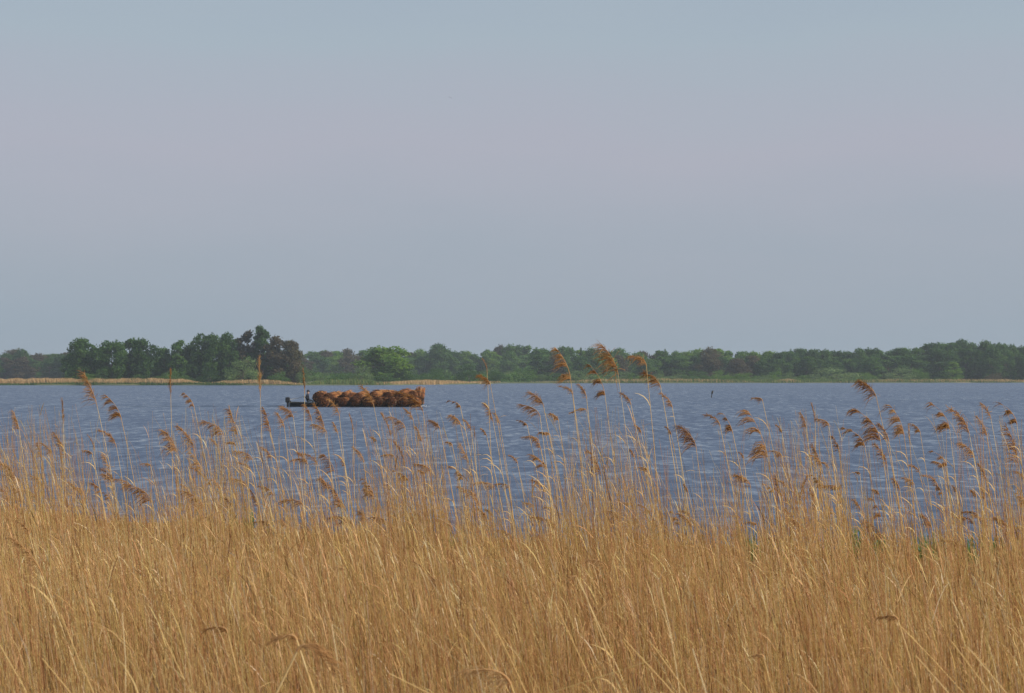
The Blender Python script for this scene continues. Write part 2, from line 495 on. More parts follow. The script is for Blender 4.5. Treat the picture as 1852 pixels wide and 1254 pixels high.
SHRUBS = [
    (440, 645, 82, 601, 'sallow', 'large pale grey-green sallow bush under the tallest tree'),
    (162, 674, 44, 591.5, 'bright', 'small green bush at the water under the leftmost dark tree'),
    (186, 681, 30, 591.5, 'dark', 'low dark bush at the water beside the leftmost small green one'),
    (250, 677, 44, 592, 'dark', 'low dark bush alone at the water under the dark broad tree'),
    (315, 664, 78, 602, 'mid', 'wide green bush behind the tan reed strip, left of the sallow'),
    (380, 668, 60, 602, 'dark', 'dark low bush left of the pale sallow bush'),
    (505, 664, 44, 602, 'mid', 'green bush under the brown twiggy trees'),
    (548, 661, 34, 606, 'sallow', 'small pale bush just right of the brown half bare tree'),
    (610, 676, 66, 628, 'mid', 'low spreading green bush above the steersman of the boat'),
    (655, 660, 54, 626, 'sallow', 'pale willow bush at the left foot of the round fresh green tree'),
    (697, 668, 56, 628, 'dark', 'dark low bush below the round fresh green tree'),
    (735, 661, 48, 640, 'mid', 'green bush at the right foot of the round fresh green tree'),
    (783, 671, 60, 655, 'mid', 'low pale green bush behind the tan reed strip right of the boat'),
    (848, 656, 60, 680, 'dark', 'dark domed bush at the right end of the tan reed strip past the boat'),
    (898, 662, 46, 690, 'dark', 'small dark bush next to the dark domed bush'),
    (945, 664, 62, 730, 'mid', 'green bush left of the tallest reed plumes by the shore'),
    (1450, 678, 44, 768, 'bright', 'low green bush just right of the pinkish reed patch'),
    (1512, 664, 118, 770, 'sallow', 'widest willow bush on the right shore, pale green and flat topped'),
    (1560, 668, 60, 772, 'bright', 'green bush at the right end of the widest willow bush'),
    (1630, 664, 76, 772, 'sallow', 'green bush left of the bright pointed bush on the right shore'),
    (1661, 657, 46, 772, 'bright', 'bright green pointed bush on the right shore'),
    (1698, 676, 34, 772, 'mid', 'small green bush left of the bright sapling on the right shore'),
    (1800, 669, 42, 776, 'olive', 'brownish bare bush on the right shore'),
]
for px, ty, w, d, tn, lab in SHRUBS:
    plant(px, ty, w, d, 'shrub', tn, lab, name='shrub', cat='shrub')
plant(1723, 654, 34, 771, 'tall', 'bright', 'bright green sapling in front of the dark wood on the right shore')
for k, px in enumerate(np.arange(960, 1440, 21)):
    SB.append((px, plant(px + g_.uniform(-6, 6), g_.uniform(668, 676), g_.uniform(32, 56), shore_d(px) + g_.uniform(14, 24), 'shrub', g_.choice(['sallow', 'bright', 'sallow', 'bright', 'mid']),
          'low green bush in the row along the far shore below the middle wood', name='shrub', cat='shrub', group='bushes along the middle of the far shore')))
name_row(SB, 'low green shore bush')
for k, px in enumerate(np.arange(560, 960, 24)):
    HB.append((px, plant(px + g_.uniform(-6, 6), g_.uniform(664, 673), g_.uniform(40, 60), shore_d(px) + g_.uniform(60, 110), 'shrub', g_.choice(['mid', 'mid', 'sallow', 'dark']),
          'hazy green bush between the round fresh green tree and the far wood', name='shrub', cat='shrub', group='hazy bushes behind the round tree')))
name_row(HB, 'hazy bush set back from the water')

# the far wood: hazy trees about a kilometre off
PROF = [(-80, 640), (0, 638), (30, 632), (45, 636), (90, 638), (110, 632), (150, 634), (300, 632), (560, 634), (590, 632), (620, 628), (650, 632), (690, 636), (740, 634), (765, 634), (780, 627), (800, 625), (815, 632), (840, 638), (870, 633), (895, 622), (915, 619), (945, 624), (980, 632), (1000, 630), (1060, 628), (1120, 632), (1180, 634), (1230, 634), (1290, 630), (1340, 634), (1400, 636)]
def far_zone(px):
    if px < 150: return 'hazy tree in the far wood above the leftmost tan reed strip', 'far trees at the left edge'
    if px < 560: return 'hazy tree of the far wood showing behind the stand on the spit', 'far trees behind the left spit'
    if px < 780: return 'hazy blue-green tree of the far wood behind the loaded boat', 'far trees behind the boat'
    if px < 990: return 'hazy tree of the far wood right of the loaded boat', 'far trees right of the boat'
    return 'tree of the far wood behind the row of shore bushes', 'far trees in the middle'
FW, RW = ([], []), ([], [])
for row, (d, step, dy) in enumerate(((1010, 19, 0), (970, 26, 11))):
    for px in np.arange(-70, 1420, step):
        x = px + g_.uniform(-6, 6)
        if 175 < x < 480:
            continue
        ty = np.interp(x, [p[0] for p in PROF], [p[1] for p in PROF]) + g_.uniform(-2.5, 5) + dy
        if x > 960: dd = d - 150
        else: dd = d
        lab, grp = far_zone(x)
        FW[row].append((x, plant(x, ty, g_.uniform(34, 52), dd + g_.uniform(-15, 15), g_.choice(['round', 'round', 'tall']), g_.choice(['mid', 'dark', 'mid', 'bright', 'olive']), lab, group=grp)))
name_row(FW[0], 'tall far wood tree', ', back row')
name_row(FW[1], 'lower far wood tree', ', front row')
plant(797, 623, 58, 960, 'round', 'dark', 'broad hazy tree between the round fresh green tree and the dark domed bush')
for px, ty, d, lab in ((1018, 625, 850, 'pointed spruce top behind the leftmost of the three tall reed plumes'), (1051, 628, 850, 'pointed spruce between the first two tall reed plumes'),
                       (1203, 630, 850, 'pointed spruce right of the bushy plume against the wood'), (1430, 630, 850, 'thin pointed spruce above the pinkish reed patch'), (41, 630, 990, 'pointed spruce in the far wood at the left edge')):
    plant(px, ty, 20, d, 'spruce', 'dark', lab)
# right wood, nearer and darker
PR = [(1380, 636), (1420, 634), (1470, 632), (1500, 634), (1530, 636), (1560, 630), (1590, 627), (1615, 631), (1640, 626), (1680, 623), (1720, 619), (1745, 615), (1770, 619), (1790, 616), (1815, 619), (1850, 625), (1920, 622)]
for row, (d, step, dy) in enumerate(((815, 17, 0), (792, 24, 13))):
    for px in np.arange(1385, 1930, step):
        x = px + g_.uniform(-5, 5)
        ty = np.interp(x, [p[0] for p in PR], [p[1] for p in PR]) + g_.uniform(-2, 5) + dy
        RW[row].append((x, plant(x, ty, g_.uniform(36, 54), d + g_.uniform(-8, 8), g_.choice(['round', 'round', 'tall']), g_.choice(['dark', 'dark', 'mid', 'dark']),
              'dark green tree in the wood along the right shore', group='trees of the right wood')))
name_row(RW[0], 'dark tall tree of the right wood', ', back row')
name_row(RW[1], 'dark lower tree of the right wood', ', front row')

# thickets filling the woods between and behind the trunks
def thicket(name, px0, px1, d0, d1, htop, n, mat, s0):
    px = rng.uniform(px0, px1, n); d = rng.uniform(d0, d1, n)
    hh = htop * (0.75 + 0.18 * np.sin(px * 0.09) + 0.12 * np.sin(px * 0.23 + 1))
    C = np.stack([(px - CX) / F_PX * d, d, 0.2 + hh * rng.uniform(0, 1, n) ** 0.8], 1)
    nr = rng.normal(size=(n, 3)); u = np.cross(nr, rng.normal(size=(n, 3))); u /= np.linalg.norm(u, axis=1, keepdims=True)
    v = np.cross(u, nr); v /= np.linalg.norm(v, axis=1, keepdims=True)
    sz = s0 * rng.uniform(0.5, 1.2, n)[:, None]
    V = np.stack([C - u * sz, C - v * sz * 0.6, C + u * sz, C + v * sz * 0.6], 1)
    tint = np.clip(0.5 + 0.2 * np.sin(px * 0.11) + rng.normal(0, 0.15, n), 0, 1)
    tag(link(name, np_mesh(name, V, quads=np.arange(n * 4).reshape(n, 4), mat=mat, tint=np.repeat(tint, 4), smooth=False)), kind='stuff')
thicket('far_wood', -140, 1000, 1020, 1060, 9.0, 22000, M_leaf['mid'], 0.75)
thicket('far_wood', 950, 1450, 870, 905, 8.5, 13000, M_leaf['mid'], 0.65)
thicket('far_wood', 1380, 2000, 825, 850, 9.5, 14000, M_leaf['dark'], 0.6)
thicket('undergrowth', 118, 550, 616, 630, 5.5, 9000, M_leaf['dark'], 0.42)
thicket('undergrowth', 545, 960, 720, 760, 3.0, 9000, M_leaf['mid'], 0.42)

# far reeds and marsh on the shore line
def blades(name, px0, px1, h0, h1, back0, back1, n, mat, t0, t1, kind='stuff', fade=0.15):
    px = rng.uniform(px0, px1, n)
    u = (px - px0) / (px1 - px0)
    keep_ = rng.uniform(0, 1, n) < np.clip(np.minimum(u, 1 - u) / fade, 0.12, 1)
    px, u = px[keep_], u[keep_]; n = len(px)
    taper = np.clip(np.minimum(u, 1 - u) / (2 * fade), 0.3, 1)
    d = shore_d(px) + rng.uniform(back0, back1, n)
    x = (px - CX) / F_PX * d
    cp = np.arange(px0 - 20, px1 + 20, 5.0); cv = np.convolve(rng.normal(0, 0.10, len(cp)), [.25, .5, .25], 'same')
    h = rng.uniform(h0, h1, n) * taper ** 0.7 * (1 + np.interp(px, cp, cv))
    lean = rng.normal(-0.12, 0.12, n) * h
    z0 = np.full(n, 0.0)
    P = np.stack([np.stack([x, d, z0], 1), np.stack([x + lean * 0.35, d, z0 + h * 0.6], 1), np.stack([x + lean, d + rng.normal(0, 0.15, n), z0 + h], 1)], 1)
    a = rng.uniform(-0.6, 0.6, n)
    w = rng.uniform(0.02, 0.07, n)
    W = np.stack([np.cos(a), np.sin(a), 0 * a], 1)[:, None, :] * (w[:, None] * np.array([1.0, 0.9, 0.25]))[:, :, None]
    V, Q = ribbons(P, W)
    tint = np.repeat(rng.uniform(t0, t1, n), 6)
    return tag(link(name, np_mesh(name, V, quads=Q, mat=mat, tint=tint, smooth=False)), kind=kind)
blades('far_reeds', -90, 385, 1.1, 1.8, 1, 9, 14000, M_farreed, 0.45, 1.0, fade=0.06)
blades('far_reeds', 360, 560, 0.8, 1.4, 1, 7, 4200, M_farreed, 0.35, 0.85)
blades('far_reeds', 640, 905, 1.3, 2.1, 1, 10, 7500, M_farreed, 0.42, 0.9, fade=0.4)
blades('far_reeds', 960, 1400, 0.8, 1.5, 1, 8, 5500, M_farreed, 0.25, 0.8)
blades('far_reeds', 1390, 1462, 1.1, 1.7, 2, 8, 2000, M_farreed, 0.6, 1.0, fade=0.3)
blades('far_reeds', 1460, 1960, 0.7, 1.3, 1, 6, 5500, M_farreed, 0.25, 0.8)
blades('marsh_plants', -90, 560, 0.4, 0.9, 0.2, 2.0, 7000, M_marsh, 0.0, 0.6)
blades('marsh_plants', 540, 720, 0.9, 1.6, 0.5, 8, 3000, M_marsh, 0.3, 1.0)
blades('marsh_plants', 880, 1960, 0.5, 1.3, 0.2, 6, 11000, M_marsh, 0.0, 0.9)
blades('marsh_plants', 930, 1960, 0.7, 1.5, 5, 16, 8000, M_marsh, 0.2, 0.9)

# ------------------------------------------------------------------ the loaded reed boat
BD = 200.0                                    # distance of the boat
BPX = F_PX / BD                               # photo pixels per metre there
def bx(px): return (px - CX) / BPX
def bz(py): return CAM_H + (HY - py) / BPX
M_hull = plain('tarred_wood', (0.016, 0.017, 0.015), rough=0.55, var=0.5, scale=3)
M_deck = plain('worn_plank', (0.07, 0.055, 0.04), rough=0.8, var=0.4, scale=5)
M_metal = plain('motor_black', (0.02, 0.02, 0.022), rough=0.4)
M_grey = plain('tiller_grey', (0.30, 0.29, 0.28), rough=0.5)
xs0, xs1 = bx(525), bx(766)
LEN = xs1 - xs0
boat = empty('reed_boat', (xs0, BD, 0))
tag(boat, 'long low black work boat heaped with reed bundles on the lake', 'boat')
NS = 17
sec = []
for i in range(NS):
    t = i / (NS - 1)
    hw = 1.25 * min(1, 0.72 + 2.0 * t) * (1.0 if t < 0.8 else 1 - 0.55 * ((t - 0.8) / 0.2) ** 1.6)
    top = 0.30 + 0.26 * max(0, (t - 0.80) / 0.2) ** 1.5 + 0.06 * max(0, (0.12 - t) / 0.12)
    bot = -0.22 + 0.42 * max(0, (t - 0.85) / 0.15) ** 1.4
    x = LEN * t
    s = []
    for (y, z) in ((-hw, top), (-hw * 0.86, bot + 0.05), (-hw * 0.6, bot), (hw * 0.6, bot), (hw * 0.86, bot + 0.05), (hw, top), (hw - 0.07, top), (hw * 0.84 - 0.07, 0.06 + max(0, bot)), (-hw * 0.84 + 0.07, 0.06 + max(0, bot)), (-hw + 0.07, top)):
        s.append((x, y, z))
    sec.append(s)
V = np.array(sec); K = V.shape[1]
ii = np.arange(NS * K).reshape(NS, K); nx = np.roll(ii, -1, 1)
Q = np.stack([ii[:-1], ii[1:], nx[1:], nx[:-1]], -1).reshape(-1, 4)
bm_ends = []
for r in (0, NS - 1):
    for a, b in ((0, 9), (1, 8), (2, None)):
        pass
endq = []
for r in (0, NS - 1):
    b0 = ii[r]
    endq += [(b0[0], b0[1], b0[8], b0[9]), (b0[1], b0[2], b0[3], b0[8]), (b0[3], b0[4], b0[7], b0[8]), (b0[4], b0[5], b0[6], b0[7])]
Q = np.concatenate([Q, np.array(endq)])
link('hull', np_mesh('hull', V, quads=Q, mat=M_hull, smooth=False), boat)
def box_mesh(name, x0, x1, y0, y1, z0, z1, mat, bev=0.015):
    bm = bmesh.new(); bmesh.ops.create_cube(bm, size=1)
    for v in bm.verts:
        v.co = Vector(((x0 + x1) / 2 + v.co.x * (x1 - x0), (y0 + y1) / 2 + v.co.y * (y1 - y0), (z0 + z1) / 2 + v.co.z * (z1 - z0)))
    bmesh.ops.bevel(bm, geom=bm.edges[:], offset=bev, segments=1, affect='EDGES')
    me = bpy.data.meshes.new(name); bm.to_mesh(me); bm.free(); me.materials.append(mat)
    return me
def tube_mesh(name, pts, rad, mat, k=8):
    pts = np.array(pts, float)[None]; rad = np.broadcast_to(np.array(rad, float), (1, pts.shape[1]))
    V, Q = tubes(pts, rad, k)
    n = pts.shape[1]
    V = np.concatenate([V, pts[0, :1], pts[0, -1:]])
    T = [(i, (i + 1) % k, n * k) for i in range(k)] + [((n - 1) * k + (i + 1) % k, (n - 1) * k + i, n * k + 1) for i in range(k)]
    return np_mesh(name, V, quads=Q, tris=T, mat=mat)
for y in (-1, 1):
    pts = []
    for i in range(NS):
        s = sec[i][0] if y < 0 else sec[i][5]
        pts.append((s[0], s[1] + 0.0, s[2] + 0.03))
    link('gunwale', tube_mesh('gunwale', pts, 0.045, M_hull, 6), boat)
link('bench', box_mesh('bench', 1.0, 1.35, -0.98, 0.98, 0.33, 0.40, M_deck), boat)
link('stern_deck', box_mesh('stern_deck', 0.03, 0.45, -0.9, 0.9, 0.27, 0.31, M_deck), boat)
link('bow_deck', box_mesh('bow_deck', LEN - 0.9, LEN - 0.15, -0.55, 0.55, 0.50, 0.55, M_deck), boat)
mo = link('outboard_motor', box_mesh('outboard_cowl', -0.42, -0.02, -0.17, 0.17, 0.36, 0.82, M_metal, 0.07), boat)
link('leg', box_mesh('outboard_leg', -0.30, -0.12, -0.07, 0.07, -0.55, 0.38, M_metal, 0.03), mo)
link('clamp', box_mesh('outboard_clamp', -0.05, 0.08, -0.12, 0.12, 0.2, 0.5, M_metal, 0.02), mo)
link('tiller', tube_mesh('tiller', [(-0.05, 0, 0.62), (0.5, -0.05, 0.70), (1.25, -0.22, 0.88)], [0.025, 0.022, 0.02], M_grey), mo)

# bundles of cut reed
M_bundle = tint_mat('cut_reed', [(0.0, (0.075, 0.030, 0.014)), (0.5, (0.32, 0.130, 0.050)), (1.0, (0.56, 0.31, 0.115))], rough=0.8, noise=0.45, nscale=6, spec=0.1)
M_twine = plain('twine', (0.10, 0.06, 0.03), rough=0.9)
def bundle(c, direction, L, r, label, flare=0.15, seed=0):
    """a sheaf: rows of reed stalks packed round an axis, butt end first, bound twice"""
    g = np.random.default_rng(seed)
    root = empty('reed_bundle', tuple(c))
    root.rotation_mode = 'QUATERNION'
    root.scale = (g.uniform(0.9, 1.15), g.uniform(0.85, 1.05), 1)
    root.rotation_quaternion = Vector(direction).to_track_quat('Z', 'Y')
    n = 240
    ang = g.uniform(0, 2 * np.pi, n); rr = r * np.sqrt(g.uniform(0.02, 1.0, n))
    rr[:110] = r * g.uniform(0.84, 1.03, 110); ang[:110] = np.arange(110) / 110 * 2 * np.pi + g.uniform(-0.04, 0.04, 110)
    z0 = g.uniform(-0.18, 0.14, n) + 0.22 * (rr / r) ** 2; z1 = g.uniform(-0.35, 0.3, n)
    t = np.array([0.0, 0.2, 0.5, 0.75, 1.0])
    prof = np.array([1.06, 0.96, 1.0, 0.94, 0.80 + flare])
    zz = (-L / 2 + z0)[:, None] * (1 - t) + (L / 2 + z1)[:, None] * t
    rad = rr[:, None] * prof
    P = np.stack([rad * np.cos(ang)[:, None], rad * np.sin(ang)[:, None], zz], -1)
    V, Q = tubes(P, np.full((n, 5), r * 0.048) * np.array([.5, 1, 1, .9, .4]), 3)
    kk = np.arange(n) * 15
    caps = np.stack([kk, kk + 1, kk + 2], -1)
    tint = np.clip((g.normal(0.5, 0.2, n) + g.normal(0, 0.1))[:, None] + np.array([-0.32, -0.22, 0.06, 0.14, 0.12])[None, :], 0, 1)   # brown plume ends to paler stalks; shaded fronts and sunlit flanks painted in too
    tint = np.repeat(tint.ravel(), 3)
    # packed core behind the loose stalk ends
    a = np.arange(14) / 14 * 2 * np.pi
    core = []
    for tt, pf in ((0.10, 0.88), (0.5, 0.88), (0.92, 0.7)):
        for x in a:
            core.append((r * pf * math.cos(x), r * pf * math.sin(x), -L / 2 + L * tt))
    core += [(0, 0, -L / 2 + L * 0.05), (0, 0, L / 2 - 0.08 * L)]
    o = len(V); cq, ct = [], []
    for s in range(2):
        for i in range(14):
            cq.append((o + s * 14 + i, o + s * 14 + (i + 1) % 14, o + (s + 1) * 14 + (i + 1) % 14, o + (s + 1) * 14 + i))
    for i in range(14):
        ct += [(o + (i + 1) % 14, o + i, o + 42), (o + 28 + i, o + 28 + (i + 1) % 14, o + 43)]
    V = np.concatenate([V, np.array(core)]); tint = np.concatenate([tint, np.full(44, 0.04)])  # core tinted near black as painted shadow between the stalk ends
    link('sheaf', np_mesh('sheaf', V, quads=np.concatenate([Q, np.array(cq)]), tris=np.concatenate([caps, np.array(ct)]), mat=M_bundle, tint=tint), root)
    for tt in (0.22, 0.72):
        rb = r * (0.98 + 0.05)
        pts = [(rb * math.cos(x), rb * math.sin(x), -L / 2 + L * tt) for x in np.linspace(0, 2 * np.pi, 15)]
        link('binding', tube_mesh('binding', pts, 0.025, M_twine, 5), root)
    tag(root, label, 'reed bundle', 'reed bundles heaped on the boat')
    return root
def zx(x): return bx(480 + x / 5.447)          # columns and rows measured in an enlarged view of the boat
def zz_(y): return bz(640 + y / 5.447)
B = [  # x centre, top row, radius m, front/back shift, yaw, pitch, length, label
    (520, 368, 0.50, -0.35, 0.35, 0.02, 1.7, 'big round bundle right beside the steersman, end facing out'),
    (640, 378, 0.50, -0.35, 0.45, 0.05, 1.8, 'second dark round bundle from the steersman, low in the front row'),
    (725, 375, 0.42, 0.55, 0.95, 0.02, 2.0, 'sunlit bundle lying behind the second and third front bundles'),
    (760, 420, 0.44, -0.40, 0.40, 0.0, 1.8, 'third front bundle from the steersman, sunk low against the hull'),
    (778, 366, 0.20, -0.2, 0.5, 0.1, 1.6, 'smallest thin bundle poking up on top of the heap'),
    (835, 380, 0.42, 0.45, 0.95, 0.0, 2.0, 'sunlit bundle right of the thin one on top of the heap'),
    (880, 428, 0.46, -0.45, 0.35, 0.0, 1.7, 'low dark front bundle in the left middle of the heap'),
    (920, 376, 0.38, -0.1, 0.5, 0.05, 1.9, 'dark bundle on top in the middle of the heap, behind a reed plume'),
    (1000, 420, 0.46, -0.4, 0.35, 0.0, 1.8, 'low dark front bundle at the middle of the heap'),
    (1085, 366, 0.38, -0.15, 0.45, 0.08, 1.9, 'high round bundle just right of the middle of the heap'),
    (1130, 356, 0.42, 0.6, 1.0, 0.0, 2.0, 'bright orange sunlit bundle lying along the top right of the middle'),
    (1120, 425, 0.46, -0.45, 0.35, 0.0, 1.8, 'low dark front bundle right of the middle, under the sunlit one'),
    (1210, 372, 0.46, -0.25, 0.45, 0.0, 1.8, 'dark round bundle between two sunlit ones near the bow'),
    (1275, 372, 0.40, 0.5, 0.9, 0.0, 2.0, 'sunlit bundle behind the dark round one near the bow'),
    (1240, 430, 0.44, -0.5, 0.35, 0.0, 1.7, 'low dark front bundle three from the bow'),
    (1335, 356, 0.44, -0.1, 0.5, 0.08, 1.8, 'high bundle near the bow, end dark and flank lit'),
    (1360, 425, 0.44, -0.5, 0.4, 0.0, 1.7, 'low front bundle two from the bow'),
    (1405, 352, 0.42, 0.55, 1.0, 0.05, 1.9, 'bright bundle lying high behind the last ones at the bow'),
    (1452, 366, 0.40, -0.2, 0.6, 0.08, 1.7, 'dark ended bundle next to the bright bow bundle'),
    (585, 424, 0.44, -0.42, 0.45, 0.0, 1.7, 'low dark front bundle tucked between the first and second from the steersman'),
    (700, 430, 0.40, -0.45, 0.30, 0.0, 1.6, 'low dark front bundle under the second and third from the steersman'),
    (1065, 430, 0.40, -0.48, 0.5, 0.0, 1.6, 'low dark front bundle under the high round one at the middle'),
    (1305, 430, 0.42, -0.5, 0.45, 0.0, 1.6, 'low front bundle under the high one near the bow'),
    (1175, 432, 0.40, -0.5, 0.3, 0.0, 1.6, 'low front bundle under the dark round one between two sunlit ones'),
    (1455, 425, 0.42, -0.45, 0.6, 0.0, 1.6, 'low front bundle closest to the bow'),
]
for k, (x, ty, r, sh, yaw, pit, L, lab) in enumerate(B):
    z = zz_(ty) - r * 1.02
    if ty >= 420: z -= 0.07; sh -= 0.30
    z = max(z, r - 0.02)
    g = random.Random(k * 5 + 1)
    yaw += g.uniform(-0.25, 0.25); pit += g.uniform(-0.12, 0.12); sh += g.uniform(-0.15, 0.15)
    dv = (math.sin(yaw), math.cos(yaw), pit)
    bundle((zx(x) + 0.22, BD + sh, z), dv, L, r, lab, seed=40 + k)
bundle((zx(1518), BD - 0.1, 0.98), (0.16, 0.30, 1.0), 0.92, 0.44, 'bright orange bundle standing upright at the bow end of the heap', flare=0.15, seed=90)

# steersman seated at the stern, hand on the tiller
M_jacket = plain('navy_jacket', (0.012, 0.014, 0.026), rough=0.85)
M_trouser = plain('pale_trousers', (0.36, 0.35, 0.30), rough=0.9)
M_skin = plain('skin', (0.42, 0.26, 0.19), rough=0.6, var=0.08)
M_cap = plain('dark_cap', (0.014, 0.014, 0.018), rough=0.9)
M_boot = plain('rubber_boot', (0.02, 0.025, 0.02), rough=0.5)
def skin_mesh(name, pts, edges, radii, root, mats, pick, levels=2):
    me = bpy.data.meshes.new(name)
    me.from_pydata(pts, edges, [])
    o = bpy.data.objects.new(name, me); COL.objects.link(o)
    m = o.modifiers.new('skin', 'SKIN'); m.use_smooth_shade = True
    me.skin_vertices.new() if not me.skin_vertices else None
    for i, r in enumerate(radii):
        sv = me.skin_vertices[0].data[i]
        sv.radius = r if isinstance(r, tuple) else (r, r)
        sv.use_root = (i == root)
    s = o.modifiers.new('sub', 'SUBSURF'); s.levels = levels; s.render_levels = levels
    dg = bpy.context.evaluated_depsgraph_get()
    ev = o.evaluated_get(dg)
    out = bpy.data.meshes.new_from_object(ev)
    bpy.data.objects.remove(o)
    for mm in mats: out.materials.append(mm)
    for p in out.polygons:
        p.material_index = pick(p.center)
        p.use_smooth = True
    out.name = name
    return out
PX = bx(556); SEAT = 0.44
J = [(0, 0, 0.10), (0.01, 0, 0.28), (0.03, 0, 0.46), (0.04, 0, 0.55), (0.055, 0, 0.63), (0.065, 0, 0.73),           # 0-5 pelvis..head
     (0.03, -0.19, 0.50), (-0.06, -0.24, 0.28), (-0.05, -0.23, 0.40 - 0.14), (0.20, -0.20, 0.20),                   # 6-9 near arm resting on the thigh
     (0.03, 0.19, 0.50), (-0.08, 0.25, 0.30), (-0.02, 0.20, 0.28), (-0.20, 0.05, 0.36),                              # 10-13 far arm back to the tiller
     (0.04, -0.11, 0.06), (0.42, -0.15, 0.08), (0.44, -0.15, -0.18), (0.46, -0.15, -0.33), (0.58, -0.16, -0.37),     # 14-18 near leg
     (0.04, 0.11, 0.06), (0.40, 0.17, 0.08), (0.46, 0.17, -0.18), (0.47, 0.17, -0.33), (0.59, 0.18, -0.37),      # 19-23 far leg
     (0.055, 0, 0.83), (0.165, 0, 0.71)]                                                                           # 24 crown, 25 nose          # 19-23 far leg
E = [(0, 1), (1, 2), (2, 3), (3, 4), (4, 5), (2, 6), (6, 7), (7, 9), (2, 10), (10, 11), (11, 13), (0, 14), (14, 15), (15, 16), (16, 17), (17, 18), (0, 19), (19, 20), (20, 21), (21, 22), (22, 23), (5, 24), (5, 25)]
keep = [i for i in range(26) if i not in (8, 12)]
remap = {k: i for i, k in enumerate(keep)}
rad = {24: .085, 25: .018, 0: (.21, .18), 1: (.22, .18), 2: (.22, .16), 3: .085, 4: (.10, .09), 5: (.125, .11), 6: .10, 7: .075, 9: .04, 10: .10, 11: .075, 13: .035, 14: .095, 15: .07, 16: .06, 17: .055, 18: .045, 19: .095, 20: .07, 21: .06, 22: .055, 23: .045}
def pick(c):
    if c.z > 0.58: return 2
    if abs(c.y) > 0.1 and (c.x > 0.17 and c.z > 0.12 and c.z < 0.3 and c.x < 0.24): return 2
    if c.z < -0.22: return 3
    if c.z < 0.12 and c.x > 0.06 or c.z < 0.03: return 1
    return 0
pm = skin_mesh('person', [J[i] for i in keep], [(remap[a], remap[b]) for a, b in E], [rad[i] for i in keep], 0, [M_jacket, M_trouser, M_skin, M_boot], pick)
person = link('person', pm, None, (PX, BD - 0.15, SEAT))
person.scale = (1.1, 1.1, 1.12)
tag(person, 'steersman in a dark jacket and pale trousers sitting at the stern', 'person')
bm = bmesh.new(); bmesh.ops.create_uvsphere(bm, u_segments=14, v_segments=8, radius=0.118)
for v in bm.verts:
    if v.co.z < 0: v.co.z *= 0.25
    if v.co.x > 0.07 and v.co.z < 0.02: v.co.x += 0.07
    v.co += Vector((0.06, 0, 0.785))
me = bpy.data.meshes.new('cap'); bm.to_mesh(me); bm.free(); me.materials.append(M_cap)
link('cap', me, person)
for s in (-1, 1):                            # hands: palm, four fingers and a thumb each
    hb = J[9] if s < 0 else J[13]
    P, Rd = [], []
    dx = 1 if s < 0 else -1
    for f in range(4):
        L = (0.075, 0.085, 0.08, 0.065)[f]
        y = hb[1] + (f - 1.5) * 0.020
        P.append([(hb[0], y, hb[2]), (hb[0] + dx * 0.05, y, hb[2]), (hb[0] + dx * (0.05 + L * .5), y, hb[2] - 0.012), (hb[0] + dx * (0.05 + L * .8), y, hb[2] - 0.045)])
        Rd.append([0.012, 0.011, 0.009, 0.007])
    P.append([(hb[0], hb[1] + 0.03, hb[2]), (hb[0] + dx * 0.03, hb[1] + 0.055, hb[2] - 0.01), (hb[0] + dx * 0.05, hb[1] + 0.06, hb[2] - 0.02), (hb[0] + dx * 0.07, hb[1] + 0.055, hb[2] - 0.03)])
    Rd.append([0.014, 0.011, 0.010, 0.008])
    V, Q = tubes(np.array(P), np.array(Rd), 6)
    link('hand', np_mesh('hand', V, quads=Q, mat=M_skin), person)

# wake: one low ridge trailing from the stern and a little bow foam
n = 40 if px > 1300 else 18
wx = np.linspace(bx(516), bx(215), n)
prof = [(-0.45, -0.02), (-0.16, 0.07), (0, 0.13), (0.12, 0.06), (0.5, -0.02)]
V = np.array([[(x, BD - 0.4 + 0.12 * math.sin(x * 0.8) + o, max(-0.02, z * (1 - 0.5 * i / n) * (0.75 + 0.25 * math.sin(x * 2.1)))) for o, z in prof] for i, x in enumerate(wx)])
ii = np.arange(n * 5).reshape(n, 5)
Q = np.stack([ii[:-1, :-1], ii[1:, :-1], ii[1:, 1:], ii[:-1, 1:]], -1)
M_wake, n_, l_, b_ = new_mat('wake_water')
b_.inputs['Base Color'].default_value = (0.03, 0.042, 0.065, 1); b_.inputs['Roughness'].default_value = 0.15; b_.inputs['IOR'].default_value = 1.333
tag(link('wake', np_mesh('wake', V, quads=Q, mat=M_wake)), kind='stuff')
M_foam = plain('foam', (0.62, 0.66, 0.70), rough=0.8, var=0.1)
fp = np.stack([bx(767) + rng.normal(0, 0.2, 60), BD - 0.4 + rng.normal(0, 0.6, 60), np.full(60, 0.05) + rng.uniform(0, 0.06, 60)], 1)
a = rng.uniform(0, 6.28, 60)
u = np.stack([np.cos(a), np.sin(a), 0.15 * np.sin(a * 3)], 1) * 0.07
v = np.stack([-np.sin(a), np.cos(a), 0.15 * np.cos(a * 2)], 1) * 0.07
V = np.stack([fp - u, fp - v, fp + u, fp + v], 1)
tag(link('bow_foam', np_mesh('bow_foam', V, quads=np.arange(240).reshape(60, 4), mat=M_foam)), kind='stuff')

